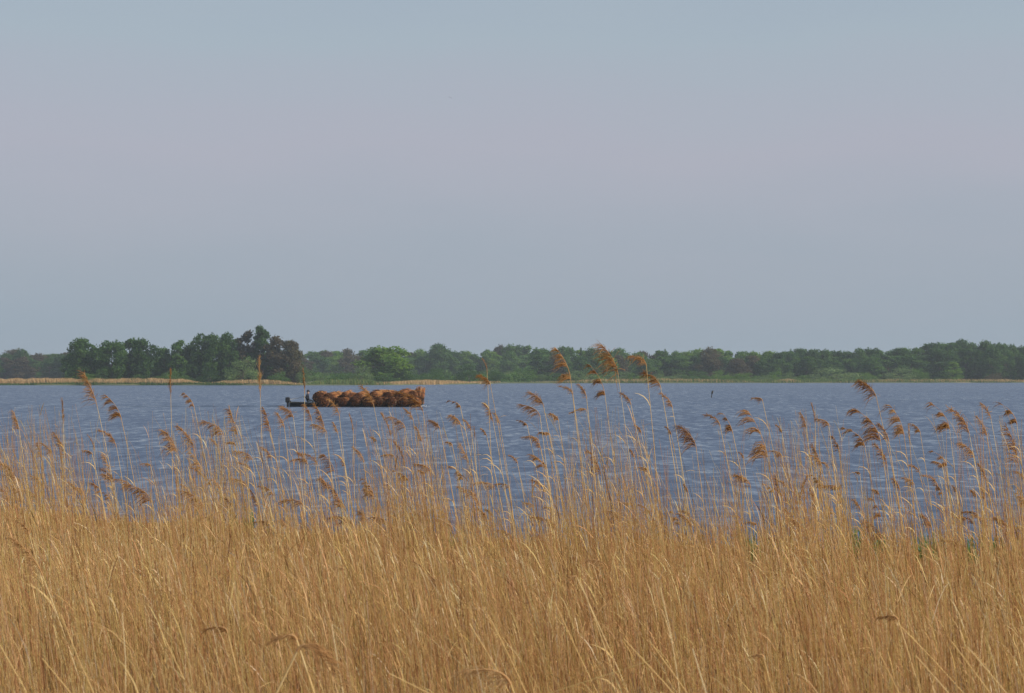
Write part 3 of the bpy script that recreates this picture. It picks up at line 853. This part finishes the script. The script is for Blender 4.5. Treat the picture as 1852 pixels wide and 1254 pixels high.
# ------------------------------------------------------------------ stake, swimming bird, flying bird
d = CAM_H * F_PX / (719.5 - HY)
st = empty('stake', (at(1286.5, 719, d)[0], d, 0))
tag(st, 'thin dark stake with a bulky top standing alone in open water', 'stake')
M_stake = plain('wet_wood', (0.03, 0.026, 0.022), rough=0.8)
s_ = d / F_PX
link('post', tube_mesh('post', [(0, 0, -0.6), (0.03, 0, 0.15), (0.07, 0, 0.50)], [0.05, 0.05, 0.05], M_stake), st)
link('topmark', tube_mesh('topmark', [(0.05, 0, 0.42), (0.09, 0, 0.52), (0.12, 0, 0.66), (0.18, 0, 0.80), (0.20, 0, 0.84)], [0.05, 0.10, 0.12, 0.07, 0.03], M_stake), st)

d = CAM_H * F_PX / (886.5 - HY)
M_duck = plain('dark_plumage', (0.014, 0.013, 0.013), rough=0.8)
M_bill = plain('bill', (0.16, 0.13, 0.10), rough=0.5)
dk = [(-0.17, 0, 0.065), (-0.10, 0, 0.045), (0.0, 0, 0.04), (0.09, 0, 0.05), (0.125, 0, 0.10), (0.14, 0, 0.150), (0.165, 0, 0.175)]
dm = skin_mesh('duck', dk, [(i, i + 1) for i in range(6)], [.018, .055, (.075, .065), .055, .026, .026, .034], 2, [M_duck], lambda c: 0)
duck = link('duck', dm, None, (at(1512, 886, d)[0], d, 0.0)); duck.scale = (0.72,) * 3
tag(duck, 'small dark waterbird swimming among the reeds at the right', 'waterbird')
link('bill', tube_mesh('bill', [(0.19, 0, 0.175), (0.235, 0, 0.165)], [0.012, 0.005], M_bill, 6), duck)

M_gull = plain('haze_faded_plumage', (0.50, 0.52, 0.56), rough=0.8)  # pale grey stands in for haze, since the bird flies above the haze box
p = at(814, 176, 450)
gm = skin_mesh('flying_bird', [(0.25, 0, 0), (0.05, 0, 0), (-0.25, 0, -0.02), (0.05, -0.3, 0.08), (-0.02, -0.62, 0.0), (0.05, 0.3, 0.08), (-0.02, 0.62, 0.0)],
               [(0, 1), (1, 2), (1, 3), (3, 4), (1, 5), (5, 6)], [.04, .07, .03, (.02, .08), (.01, .03), (.02, .08), (.01, .03)], 1, [M_gull], lambda c: 0)
fb = link('flying_bird', gm, None, tuple(p)); fb.rotation_euler = (R(20), R(6), R(60)); fb.scale = (0.7,) * 3
tag(fb, 'tiny grey bird flying alone high in the empty sky', 'bird')

# ------------------------------------------------------------------ the near reed bed (nobody could count it)
SHOOTS = [(1362, 9), (1590, 11), (1665, 12), (1688, 8), (1755, 14), (1545, 10), (452, 12), (818, 8), (1800, 10)]
def stems_mass(name, n, mode):
    dmin, dmax = 9.2, 48.0
    N = n * 3
    d = np.sqrt(rng.uniform(dmin ** 2, dmax ** 2, N)) if mode == 'low' else np.sqrt(rng.uniform(22 ** 2, dmax ** 2, N))
    px = rng.uniform(-160, 2020, N)
    e = edge_d(px)
    ok = d < e - 0.1
    d, px, e = d[ok][:n], px[ok][:n], e[ok][:n]
    n = len(d)
    left = np.clip(1 - px / 1852, 0, 1)
    if mode == 'low':
        ty = np.where(rng.uniform(0, 1, n) < 0.5, 1000 + np.abs(rng.normal(0, 120, n)), rng.normal(1036, 50, n)) - 34 * left
        ty = ty + np.clip(14.5 - d, 0, 9) * 55
        ty = np.minimum(ty, 1420)
    else:                                    # thin taller stems, most of them near the outer edge
        keep = rng.uniform(0, 1, n) < np.clip(1.1 - (e - d) / 16, 0.1, 1)
        d, px, e, left = d[keep], px[keep], e[keep], left[keep]
        n = len(d)
        clump = 0.6 + 0.5 * np.sin(px * 0.018 + 0.6) + 0.35 * np.sin(px * 0.047 + d)
        ty = 1018 - rng.gamma(1.1, 1.0, n) * (72 + 10 * left) * np.clip(0.35 + 0.65 * clump, 0.5, 1.3)
        ty = np.maximum(ty, 725 + rng.uniform(0, 60, n))
    for sx, sw in SHOOTS:                    # thinner where green shoots come through
        hit = (np.abs(px - sx) < sw) & (rng.uniform(0, 1, n) < 0.82)
        ty = np.where(hit, np.maximum(ty, 1050 + rng.uniform(0, 60, n)), ty)
    h = CAM_H + (HY - ty) / F_PX * d - 0.03
    h = np.clip(h, 0.06 + 0.14 * rng.uniform(0, 1, n), 2.5)
    near = np.clip((22 - d) / 10, 0, 1)
    lean = rng.normal(0.075, 0.075, n) + np.where(rng.uniform(0, 1, n) < 0.10 + 0.10 * near, np.abs(rng.normal(0.16, 0.16, n)), 0)
    leany = rng.normal(0, 0.08, n)
    if mode == 'low':                        # some stems snapped and lying over
        br = rng.uniform(0, 1, n) < 0.05
        lean = np.where(br, rng.normal(0.2, 0.6, n), lean); h = np.where(br, h * rng.uniform(0.6, 0.95, n), h)
    x0 = (px - CX) / F_PX * d + lean * h * 0.8
    S = 5 if mode == 'low' else 4
    t = np.linspace(0, 1, S)
    P = np.zeros((n, S, 3))
    bow = 1.0 + rng.uniform(0, 0.9, n)
    tt = t[None, :] ** bow[:, None]
    P[:, :, 0] = x0[:, None] - (lean * h)[:, None] * tt
    P[:, :, 1] = d[:, None] + (leany * h)[:, None] * tt
    P[:, :, 2] = -0.02 + h[:, None] * t[None, :]
    r0 = rng.uniform(0.0034, 0.0062, n) * ((1 - 0.38 * near) if mode == 'low' else 0.86)
    Rd = r0[:, None] * (1 - 0.6 * t)[None, :]
    tn = np.clip(rng.normal(0.50, 0.21, n), 0.02, 1)
    V, Q = tubes(P, Rd, 3)
    tint = np.repeat(tn, S * 3)
    # dry leaves streaming to the left off most stems
    m = rng.uniform(0, 1, n) < (0.8 if mode == 'low' else 0.4)
    k = np.where(m)[0]; K_ = len(k)
    f = rng.uniform(0.45, 0.95, K_)
    seg = np.clip((f * (S - 1)).astype(int), 0, S - 2); fr = f * (S - 1) - seg
    b = P[k, seg] * (1 - fr)[:, None] + P[k, seg + 1] * fr[:, None]
    L = rng.uniform(0.12, 0.36, K_) * np.clip(h[k], 0.4, 1.0)
    nk = near[k]
    up = rng.uniform(0.8, 5.0, K_); ya = rng.normal(0, 0.4, K_)
    dr = np.stack([-np.ones(K_) * np.where(rng.uniform(0, 1, K_) < 0.85, 1, -0.6), ya, up], 1)
    dr /= np.linalg.norm(dr, axis=1, keepdims=True)
    s = np.array([0, 0.4, 0.75, 1.0])
    LP = b[:, None, :] + dr[:, None, :] * (L[:, None] * s)[:, :, None]
    LP[:, :, 2] += (L[:, None] * (0.35 * s - 0.5 * s * s)) 
    wv = np.cross(dr, rng.normal(size=(K_, 3))); wv /= np.linalg.norm(wv, axis=1, keepdims=True) + 1e-9
    W = wv[:, None, :] * ((rng.uniform(0.0025, 0.0055, K_) * (1 - 0.6 * nk))[:, None] * np.array([0.7, 1.0, 0.7, 0.08]))[:, :, None]
    V2, Q2 = ribbons(LP, W)
    tint2 = np.repeat(np.clip(tn[k] + rng.normal(0.0, 0.15, K_), 0, 1), 8)
    V, Q = join([(V, Q), (V2, Q2)])
    return tag(link(name, np_mesh(name, V, quads=Q, mat=M_reed, tint=np.concatenate([tint, tint2]))), kind='stuff')
stems_mass('reed_bed', 34000, 'low')
stems_mass('reed_stalks', 33000, 'tall')

# green shoots coming up along the water line
for px, py, w, lab in ((1362, 1000, 12, 'green shoots at the water edge left of the tall right plumes'), (1590, 1018, 16, 'green shoots under the arching plume at the right edge of the bed'),
                       (1665, 1006, 18, 'tallest green shoots at the water line on the right'), (1688, 1018, 12, 'green shoots just right of the tallest green ones'), (1755, 1014, 22, 'widest patch of green shoots by the right end of the bed'), (1545, 1004, 18, 'faint green shoots left of the right plumes'),
                       (452, 968, 16, 'green shoots in the gap of open water at the left'), (818, 992, 10, 'green shoots in the narrow gap below the boat'), (1800, 1020, 16, 'green shoots at the far right end of the bed')):
    e = float(edge_d(px)) + 0.2
    e -= 1.0; c = at(px, py, e); n = 40 if px > 1300 else 18
    b = np.stack([c[0] + rng.normal(0, w / F_PX * e * 0.5, n), e + rng.normal(0, 0.25, n), np.full(n, -0.05)], 1)
    h = rng.uniform(0.22, 0.58, n); ln = rng.normal(-0.1, 0.25, n)
    s = np.array([0, 0.4, 0.75, 1.0])
    P = np.zeros((n, 4, 3))
    P[:, :, 0] = b[:, None, 0] + (ln * h)[:, None] * s ** 2; P[:, :, 1] = b[:, None, 1]; P[:, :, 2] = b[:, None, 2] + h[:, None] * s
    W = np.array([1, 0.2, 0])[None, None, :] * (rng.uniform(0.008, 0.014, n)[:, None] * np.array([0.8, 1, 0.7, 0.1]))[:, :, None]
    V, Q = ribbons(P, W)
    V[:, :] -= np.array([c[0], e, 0])
    o = link('green_shoots', np_mesh('green_shoots', V, quads=Q, mat=M_green, tint=np.repeat(rng.uniform(0, 1, n), 8)), None, (c[0], e, 0))
    tag(o, lab, 'plant', 'green shoots along the water line')

# ------------------------------------------------------------------ reeds with plumes, one by one
def reed(bpx, bpy_, tpx, tpy, d, style, label, seed, tone=0.0, thick=1.0):
    """a reed whose plume runs from the photo pixel (bpx,bpy_) to (tpx,tpy) at distance d"""
    g = np.random.default_rng(seed)
    A, T = at(bpx, bpy_, d), at(tpx, tpy, d)
    dz = T[2] - A[2]; dx = T[0] - A[0]
    plen = math.hypot(dx, dz)
    lean = g.uniform(0.08, 0.2) if style != 'up' else g.uniform(0.0, 0.06)
    if d < 20: lean = g.uniform(0.2, 0.42)
    if style == 'right': lean = -0.42
    foot = np.array([A[0] + lean * A[2], d + g.normal(0, 0.1), -0.06])
    root = empty('reed', tuple(foot))
    S = 9; t = np.linspace(0, 1, S)
    P = foot + (A - foot) * t[:, None]
    P[:, 0] = foot[0] + (A[0] - foot[0]) * t ** 1.25
    P -= foot
    r = g.uniform(0.0055, 0.0075) * thick
    V, Q = tubes(P[None], (r * (1 - 0.45 * t))[None], 5)
    tt = np.clip(g.normal(0.78, 0.12), 0.3, 1)
    link('stem', np_mesh('stem', V, quads=Q, mat=M_reed, tint=np.full(len(V), tt)), root)
    # plume: a bending axis with branchlets streaming down wind
    n = {'up': 64, 'droop': 90, 'bushy': 120, 'hooks': 110, 'arch': 66, 'right': 80}[style]
    ax_t = np.linspace(0, 1, 10)
    start = P[-1]; d0 = P[-1] - P[-2]; d0 /= np.linalg.norm(d0)
    E_ = np.array([dx, 0, dz])
    c1 = start + d0 * plen * (0.5 if style != 'arch' else 0.45)
    end = start + E_ + np.array([0, g.normal(0, 0.25) * plen, 0])
    AX = (1 - ax_t)[:, None] ** 2 * start + 2 * (ax_t * (1 - ax_t))[:, None] * c1 + ax_t[:, None] ** 2 * end
    axV, axQ = tubes(AX[None], (r * 0.8 * (1 - 0.8 * ax_t))[None], 4)
    u = g.uniform(0.02, 0.98, n) ** 0.85
    if style == 'hooks':                     # branchlets gathered in separate curled tufts
        kn = g.integers(3, 6)
        knots = np.sort(np.clip(np.linspace(0.08, 0.95, kn) + g.normal(0, 0.06, kn), 0.02, 0.98))
        kw = np.linspace(1.5, 0.5, kn) * g.uniform(0.6, 1.4, kn)
        ki = g.choice(kn, n, p=kw / kw.sum())
        kl = g.uniform(0.7, 1.35, kn)[ki]
        u = np.clip(knots[ki] + g.normal(0, 0.035, n), 0, 1)
    base = np.stack([np.interp(u, ax_t, AX[:, i]) for i in range(3)], 1)
    dirx = -1.0 if style != 'right' else 1.0
    if style == 'up':
        L = plen * g.uniform(0.18, 0.34, n) * (1 - 0.5 * u)
        out = np.stack([g.normal(-0.12, 0.22, n), g.normal(0, 0.22, n), np.ones(n)], 1); sag = 0.15
    elif style == 'bushy':
        L = plen * g.uniform(0.35, 0.75, n) * (1 - 0.35 * u)
        out = np.stack([g.normal(-0.8, 0.4, n), g.normal(0, 0.45, n), g.normal(0.45, 0.4, n)], 1); sag = 0.5
    elif style == 'hooks':
        L = plen * g.uniform(0.28, 0.50, n) * (1 - 0.3 * u) * kl
        out = np.stack([np.full(n, -1.0) + g.normal(0, 0.22, n), g.normal(0, 0.25, n), g.normal(0.75, 0.25, n)], 1); sag = 0.75
    elif style in ('arch', 'right'):
        L = plen * g.uniform(0.3, 0.62, n) * (1 - 0.3 * u)
        out = np.stack([dirx * np.ones(n) + g.normal(0, 0.15, n), g.normal(0, 0.3, n), g.normal(0.15, 0.2, n)], 1); sag = 0.55
    else:
        L = plen * g.uniform(0.25, 0.5, n) * (1 - 0.45 * u)
        out = np.stack([g.normal(-0.7, 0.42, n), g.normal(0, 0.4, n), g.normal(0.7, 0.4, n)], 1); sag = 0.45
    out /= np.linalg.norm(out, axis=1, keepdims=True)
    s = np.array([0, 0.35, 0.7, 1.0])
    BP = base[:, None, :] + out[:, None, :] * (L[:, None] * s)[:, :, None]
    BP[:, :, 2] -= L[:, None] * sag * s ** 2
    wr = g.uniform(0.0022, 0.0046, n) * max(0.75, min(1.3, plen / 0.36)) * (0.8 if style == 'up' else 1)
    if d < 20: wr *= 0.6
    BR = wr[:, None] * np.array([0.45, 1.0, 0.8, 0.12])
    BP[:, 1:, :] += g.normal(0, 0.09, (n, 3, 3)) * L[:, None, None] * s[None, 1:, None]
    bV, bQ = tubes(BP, BR, 3)
    V, Q = join([(axV, axQ), (bV, bQ)])
    tv = np.clip(g.normal(0.45 + tone, 0.16) + np.repeat(g.normal(0, 0.16, n), 12), 0, 1)
    link('plume', np_mesh('plume', V, quads=Q, mat=M_plume, tint=np.concatenate([np.full(len(axV), 0.6), tv])), root)
    # one or two dry leaves low on the stem
    for q in range(g.integers(1, 3)):
        f = g.uniform(0.45, 0.85)
        b = np.array([np.interp(f, t, P[:, i]) for i in range(3)])
        Lf = g.uniform(0.2, 0.42); sg = -1 if g.uniform() < 0.8 else 1
        s2 = np.array([0, 0.25, 0.5, 0.75, 1.0])
        LP = np.zeros((1, 5, 3)); LP[0, :, 0] = b[0] + sg * Lf * 0.6 * s2 ** 1.3; LP[0, :, 1] = b[1] + g.normal(0, 0.05) * s2; LP[0, :, 2] = b[2] + Lf * (0.95 * s2 - g.uniform(0.3, 0.8) * s2 ** 2)
        W = np.array([[0.5, 0.6, 0.6]])[:, None, :] * (0.0065 * np.array([0.5, 1, 0.9, 0.6, 0.08]))[None, :, None]
        lv, lq = ribbons(LP, W)
        link('leaf', np_mesh('leaf', lv, quads=lq, mat=M_reed, tint=np.full(len(lv), g.uniform(0.4, 0.7))), root)
    tag(root, label, 'reed', 'plumed reeds of the near bed')
    return root

# base px, tip px, style, label (None: worded from where it stands)
H = [
    (176, 736, 150, 672, 'droop', 'tall reed with a long double plume against the far shore, left of the spit trees'), (220, 759, 191, 711, 'hooks', 'reed with a dark two part plume right of the long double one at the left'),
    (309, 718, 310, 667, 'up', 'upright slim plume reaching up to the far tan reed strip, left of the boat'), (351, 737, 334, 713, 'hooks', 'small hooked plume alone over the water left of the boat'),
    (35, 779, 22, 742, 'droop', None), (115, 767, 113, 722, 'up', None), (211, 809, 179, 779, 'droop', None), (171, 816, 159, 787, 'up', None), (432, 796, 417, 739, 'droop', 'slender leaning plume over the water left of the boat stern'),
    (426, 806, 411, 803, 'bushy', None), (2, 829, 0, 799, 'droop', None), (320, 819, 298, 779, 'bushy', None), (353, 819, 320, 772, 'droop', None), (32, 891, 19, 878, 'hooks', None), (276, 911, 231, 876, 'arch', None),
    (370, 921, 334, 888, 'arch', None), (122, 831, 100, 782, 'droop', None), (405, 789, 368, 762, 'arch', None), (75, 831, 67, 801, 'droop', None),
    (471, 719, 472, 647, 'up', 'tallest upright plume, slim and straight, left of the boat'), (551, 712, 549, 668, 'up', 'upright dark plume just above the steersman'),
    (531, 757, 510, 737, 'bushy', 'bushy plume just under the boat stern'), (564, 762, 549, 732, 'droop', 'russet plume under the steersman'), (614, 754, 594, 722, 'droop', 'plume crossing the lower hull left of the middle of the boat'),
    (676, 734, 652, 698, 'droop', 'plume crossing the middle of the boat load'), (766, 749, 718, 710, 'droop', 'large plume crossing the bow end of the boat load'), (887, 697, 866, 680, 'bushy', 'round drooping plume against the far shore right of the boat'),
    (881, 672, 872, 650, 'up', 'thin pale upright tip above the round drooping plume right of the boat'),
    (833, 738, 814, 726, 'hooks', 'small hooked plume over the water right of the boat'), (892, 764, 877, 729, 'droop', None), (490, 784, 475, 739, 'droop', None), (587, 777, 572, 732, 'droop', None), (611, 784, 603, 764, 'droop', None),
    (639, 784, 631, 749, 'up', None), (733, 775, 703, 754, 'arch', None), (795, 775, 777, 762, 'bushy', None), (833, 769, 815, 752, 'bushy', None), (852, 779, 838, 759, 'droop', None), (681, 799, 671, 791, 'bushy', None),
    (557, 841, 537, 819, 'droop', None), (605, 854, 585, 821, 'arch', None), (676, 898, 656, 866, 'hooks', None), (619, 921, 587, 871, 'droop', None), (549, 916, 508, 908, 'arch', None), (629, 948, 595, 937, 'arch', 'thin dark plume arching flat to the left below the boat stern'),
    (698, 946, 672, 936, 'arch', 'short arching plume right of the thin dark arching one'), (867, 916, 847, 886, 'droop', None), (768, 859, 758, 851, 'bushy', None), (748, 764, 731, 739, 'droop', None), (763, 799, 752, 771, 'droop', None),
    (880, 789, 870, 775, 'droop', None), (708, 801, 686, 749, 'up', None), (733, 851, 711, 799, 'up', None), (818, 806, 808, 800, 'bushy', None),
    (1032, 686, 1003, 627, 'hooks', 'leftmost of the three tallest plumes, reaching above the far wood'), (1061, 721, 1046, 695, 'droop', 'small plume low on the right of the leftmost tallest plume'), (1094, 715, 1066, 661, 'hooks', 'plume between the first two of the tallest reeds'),
    (1118, 678, 1089, 624, 'bushy', 'middle of the three tallest plumes, bushy and tipped back to the left'), (1169, 662, 1140, 646, 'bushy', 'round bushy plume hanging against the far wood, third of the tallest'), (1195, 702, 1166, 676, 'bushy', 'dense round plume at the water line right of the tallest three'),
    (983, 735, 957, 711, 'bushy', 'bushy plume over the water left of the tallest three'), (977, 755, 944, 732, 'arch', None), (954, 772, 937, 761, 'hooks', None), (1010, 761, 995, 749, 'bushy', None), (1061, 744, 1035, 748, 'arch', None),
    (1141, 732, 1121, 711, 'droop', None), (1216, 738, 1193, 712, 'droop', None), (1259, 811, 1230, 772, 'bushy', 'large dark bushy plume half way down the water right of the tallest three'), (1379, 725, 1361, 721, 'arch', 'single flat plume over open water right of the stake'),
    (1325, 784, 1306, 748, 'hooks', None), (1388, 827, 1356, 742, 'hooks', 'long loose plume right of the slender one below the stake'), (1087, 861, 1064, 815, 'droop', None), (1214, 787, 1204, 772, 'droop', None), (1160, 784, 1148, 769, 'droop', None), (1173, 853, 1155, 845, 'arch', None),
    (1244, 890, 1236, 876, 'droop', None), (979, 815, 963, 790, 'droop', None), (1138, 914, 1126, 910, 'arch', None), (1368, 950, 1348, 946, 'arch', None), (1345, 830, 1337, 818, 'droop', None), (987, 787, 977, 783, 'bushy', None),
    (936, 838, 920, 824, 'droop', None), (1147, 827, 1139, 812, 'droop', None), (1036, 714, 1012, 700, 'droop', None),
    (1585, 720, 1551, 690, 'bushy', 'dark russet bushy plume standing highest over the water at the right'), (1474, 766, 1466, 730, 'up', None), (1499, 770, 1477, 758, 'arch', None), (1458, 775, 1447, 746, 'droop', None), (1486, 844, 1466, 824, 'droop', None),
    (1409, 887, 1400, 858, 'droop', None), (1414, 826, 1394, 815, 'arch', None), (1564, 809, 1526, 775, 'hooks', None), (1592, 798, 1541, 737, 'hooks', 'long plume of separate hooks under the highest russet one at the right'), (1604, 844, 1581, 803, 'droop', None),
    (1607, 798, 1587, 766, 'droop', None), (1635, 789, 1610, 735, 'hooks', 'narrow plume of small hooks right of the long hooked one'), (1664, 783, 1644, 766, 'hooks', None), (1717, 776, 1686, 729, 'hooks', 'dark hooked plume left of the two broad ones near the right edge'),
    (1753, 786, 1713, 739, 'droop', 'broad golden plume right of the dark hooked one'), (1762, 829, 1736, 803, 'bushy', None), (1785, 789, 1768, 755, 'droop', None), (1792, 758, 1775, 729, 'droop', None), (1839, 769, 1807, 730, 'hooks', 'darkest hooked plume close to the right edge'),
    (1842, 844, 1816, 769, 'droop', 'long pale plume hanging at the right edge'), (1704, 844, 1687, 835, 'arch', None), (1627, 887, 1610, 865, 'droop', None), (1590, 895, 1578, 886, 'bushy', None), (1765, 898, 1756, 887, 'bushy', None), (1446, 918, 1462, 861, 'up', None),
    (1475, 936, 1462, 884, 'up', None), (1595, 976, 1562, 940, 'arch', 'plume arching over the tan bed below the swimming bird'), (1733, 990, 1704, 976, 'arch', None), (1420, 984, 1383, 974, 'arch', None), (1555, 858, 1546, 855, 'bushy', None), (1518, 818, 1503, 789, 'droop', None),
    (1414, 783, 1403, 769, 'droop', None), (1729, 890, 1722, 878, 'droop', None), (747, 956, 740, 940, 'bushy', None),
]
H_NEAR = [  # foreground, standing ten to sixteen metres off
    (78, 1041, 26, 969, 'droop', 14.5, 'dark plume leaning left in the tan bed at the left edge', 4),
    (54, 968, 37, 943, 'droop', 17, 'faint plume above the dark leaning one at the left edge', 3),
    (300, 1071, 278, 1067, 'arch', 17, 'short faint flat plume in the tan bed at the left', 3),
    (623, 1031, 599, 1027, 'arch', 18, 'thin flat plume in the tan bed under the boat stern', 3),
    (799, 1059, 773, 1042, 'arch', 17, 'small reddish plume in the tan bed under the boat bow', 3),
    (538, 1178, 612, 1242, 'right', 10.5, 'large brown plume hooked over to the right at the bottom edge', 8),
    (537, 1157, 487, 1166, 'arch', 11, 'brown feather like plume lying to the left above the one hooked to the right', 5),
    (924, 1238, 832, 1214, 'arch', 10, 'large brown plume arching left at the bottom middle edge', 8),
    (1043, 1044, 1026, 1052, 'arch', 13, 'small dark hooked plume on a long pale leaning stalk', 3),
    (1098, 1027, 1064, 1013, 'arch', 18, 'thin brown plume right of the small dark hooked one in the tan bed', 3),
    (1380, 1188, 1358, 1188, 'arch', 12, 'short flat plume low in the tan bed at the right', 3),
    (1501, 1069, 1477, 1038, 'arch', 17, 'slim plume curving over on the tan bed at the right', 3),
    (1623, 1121, 1590, 1119, 'arch', 13, 'flat plume at the top of a long leaning stalk at the right', 3),
    (412, 1143, 372, 1140, 'arch', 12.5, 'faint reddish plume low in the tan bed at the left', 3),
]
WORD = {'up': 'slim upright', 'droop': 'drooping', 'bushy': 'small bushy', 'hooks': 'hooked', 'arch': 'arching'}
def place_words(px, py):
    if py > 900: row = 'atop the tan bed'
    elif py > 800: row = 'low over the water'
    else: row = 'high over the water'
    if px < 200: c = 'at the left edge'
    elif px < 480: c = 'left of the boat'
    elif px < 640: c = 'below the boat stern'
    elif px < 790: c = 'below the boat bow'
    elif px < 960: c = 'right of the boat'
    elif px < 1240: c = 'below the three tallest plumes'
    elif px < 1440: c = 'below the stake'
    elif px < 1660: c = 'under the highest russet plume'
    else: c = 'towards the right edge'
    return row, c
cnt = 0
REEDS = []
for (a, b, c, e, style, lab) in H:
    cnt += 1
    g = random.Random(cnt * 13)
    ed = float(edge_d(a))
    d = ed - g.uniform(0.3, 6.0) - (4 if b > 880 else 0)
    if not lab:
        row, col = place_words(a, b)
        lab = 'reed, %s plume, %s %s' % (WORD[style], row, col)
    REEDS.append((a, lab, reed(a, b, c, e, d, style, lab, cnt * 7 + 3, tone=-0.12 if 'dark' in lab else g.uniform(-0.1, 0.12))))
for (a, b, c, e, style, d, lab, th) in H_NEAR:
    cnt += 1
    reed(a, b, c, e, d, style, lab, cnt * 7 + 3, tone=0.28, thick=1.0 if th < 5 else 1.2)
# lesser plumes between them
for i in range(135):
    cnt += 1
    g = random.Random(1000 + i)
    a = g.uniform(-10, 1862)
    b = 985 - abs(g.gauss(0, 1)) * 85 - 15
    if a < 700: b -= 15
    b = max(b, 770)
    L = g.uniform(16, 38)
    st = g.choices(['droop', 'arch', 'hooks', 'bushy', 'up'], [5, 3, 2, 1, 2])[0]
    an = {'droop': g.uniform(30, 70), 'arch': g.uniform(5, 35), 'hooks': g.uniform(35, 65), 'bushy': g.uniform(30, 60), 'up': g.uniform(78, 98)}[st]
    d = float(edge_d(a)) - g.uniform(0.3, 8.0)
    row, col = place_words(a, b)
    lab = 'reed, %s plume, %s %s' % (WORD[st], row, col)
    REEDS.append((a, lab, reed(a, b, a - L * math.cos(R(an)), b - L * math.sin(R(an)), d, st, lab, cnt * 7 + 3, tone=g.uniform(-0.05, 0.25))))

by = {}
for a, lab, o in REEDS:
    by.setdefault(lab, []).append((a, o))
for lab, l in by.items():
    if len(l) > 1:
        for k, (a, o) in enumerate(sorted(l, key=lambda q: q[0])):
            o['label'] = lab + ', %s from left' % ORD[k]

# pale bent stalks without plumes in the foreground: top px, foot px at the frame's lower edge
STALKS = [
    (220, 1108, 226, 1254, 11, 0.9, 'pale upright stalk standing alone in the tan bed at the left'), (0, 1160, 49, 1254, 10.5, 0.75, 'pale leaning stalk in the lower left corner'), (82, 1190, 134, 1254, 10.5, 0.7, 'second leaning stalk from the lower left corner'),
    (113, 1110, 168, 1235, 11, 0.65, 'long leaning stalk left of the pale upright one'), (287, 1134, 349, 1246, 11, 0.7, 'leaning stalk right of the pale upright one'),
    (1044, 1048, 1134, 1254, 12.6, 0.8, 'long pale stalk leaning below the small dark hooked plume'), (1191, 1062, 1233, 1254, 12, 0.9, 'long curved pale stalk in the middle right of the tan bed'),
    (1129, 1155, 1217, 1254, 10.5, 0.75, 'slanting stalk crossing left of the long curved pale one'), (1178, 1158, 1245, 1254, 11, 0.7, 'slanting stalk crossing the foot of the long curved pale one'),
    (1256, 1173, 1282, 1254, 10, 1.0, 'brightest short stalk at the bottom edge, right of the long curved one'), (1002, 1088, 1075, 1227, 11.5, 0.65, 'leaning stalk left of the long pale one under the hooked plume'),
    (1651, 1186, 1716, 1254, 10.2, 0.8, 'pale slanting stalk at the bottom right'), (1716, 1160, 1788, 1254, 10.6, 0.72, 'long slanting stalk near the lower right corner'), (1749, 1170, 1817, 1254, 10.4, 0.8, 'rightmost long slanting stalk near the lower right corner'),
    (1625, 1126, 1745, 1254, 12.5, 0.7, 'very long slanting stalk below the flat plume at the right'), (1695, 1209, 1686, 1254, 10.2, 0.7, 'short stalk leaning to the right at the bottom right'), (1590, 1180, 1630, 1254, 10.6, 0.62, 'short slanting stalk left of the pale one at the bottom right'),
    (507, 1245, 538, 1180, 10.5, 0.2, None), (700, 1218, 775, 1254, 10.2, 0.7, 'slanting stalk left of the large plume at the bottom middle'), (848, 1128, 905, 1225, 11.5, 0.72, 'leaning stalk above the large plume at the bottom middle'), (885, 1110, 945, 1240, 11.2, 0.66, 'long leaning stalk right of the large bottom middle plume'),
    (605, 1130, 610, 1170, 12, 0.95, 'short bright stalk in the tan bed above the plume hooked to the right'),
]
for k, (a, b, c, e, d, tn, lab) in enumerate(STALKS):
    if not lab: continue
    top, low = at(a, b, d), at(c, e, d)
    dirv = low - top
    k2 = (top[2] + 0.05) / max(0.05, -dirv[2])
    foot = top + dirv * min(k2, 1e9) * np.array([0.8, 1, 1])
    S = 9; t = np.linspace(0, 1, S)
    g = np.random.default_rng(700 + k)
    kk = dirv[0] / dirv[2]
    P = np.zeros((S, 3)); z = foot[2] + (top[2] - foot[2]) * t
    P[:, 2] = z; P[:, 0] = top[0] + kk * (z - top[2]) * (0.78 + 0.22 * np.clip((z - foot[2]) / (top[2] - foot[2]), 0, 1)) ; P[:, 1] = d
    P[:, 0] += 0.012 * np.sin(t * 9 + k)
    f0 = P[0].copy(); P -= f0
    V, Q = tubes(P[None], (0.0046 * (1 - 0.5 * t))[None], 6)
    root = empty('reed_stalk', tuple(f0))
    link('stem', np_mesh('stem', V, quads=Q, mat=M_reed, tint=np.full(len(V), tn)), root)
    Lf = 0.3; s2 = np.array([0, .3, .6, 1.0]); b = P[5]
    LP = np.zeros((1, 4, 3)); LP[0, :, 0] = b[0] - Lf * 0.5 * s2; LP[0, :, 2] = b[2] + Lf * (0.9 * s2 - 0.5 * s2 ** 2); LP[0, :, 1] = 0
    lv, lq = ribbons(LP, np.array([0.6, 0.4, 0.4])[None, None, :] * (0.006 * np.array([.5, 1, .8, .1]))[None, :, None])
    link('leaf', np_mesh('leaf', lv, quads=lq, mat=M_reed, tint=np.full(len(lv), tn - 0.15)), root)
    tag(root, lab, 'reed', 'bare stalks leaning in the foreground')
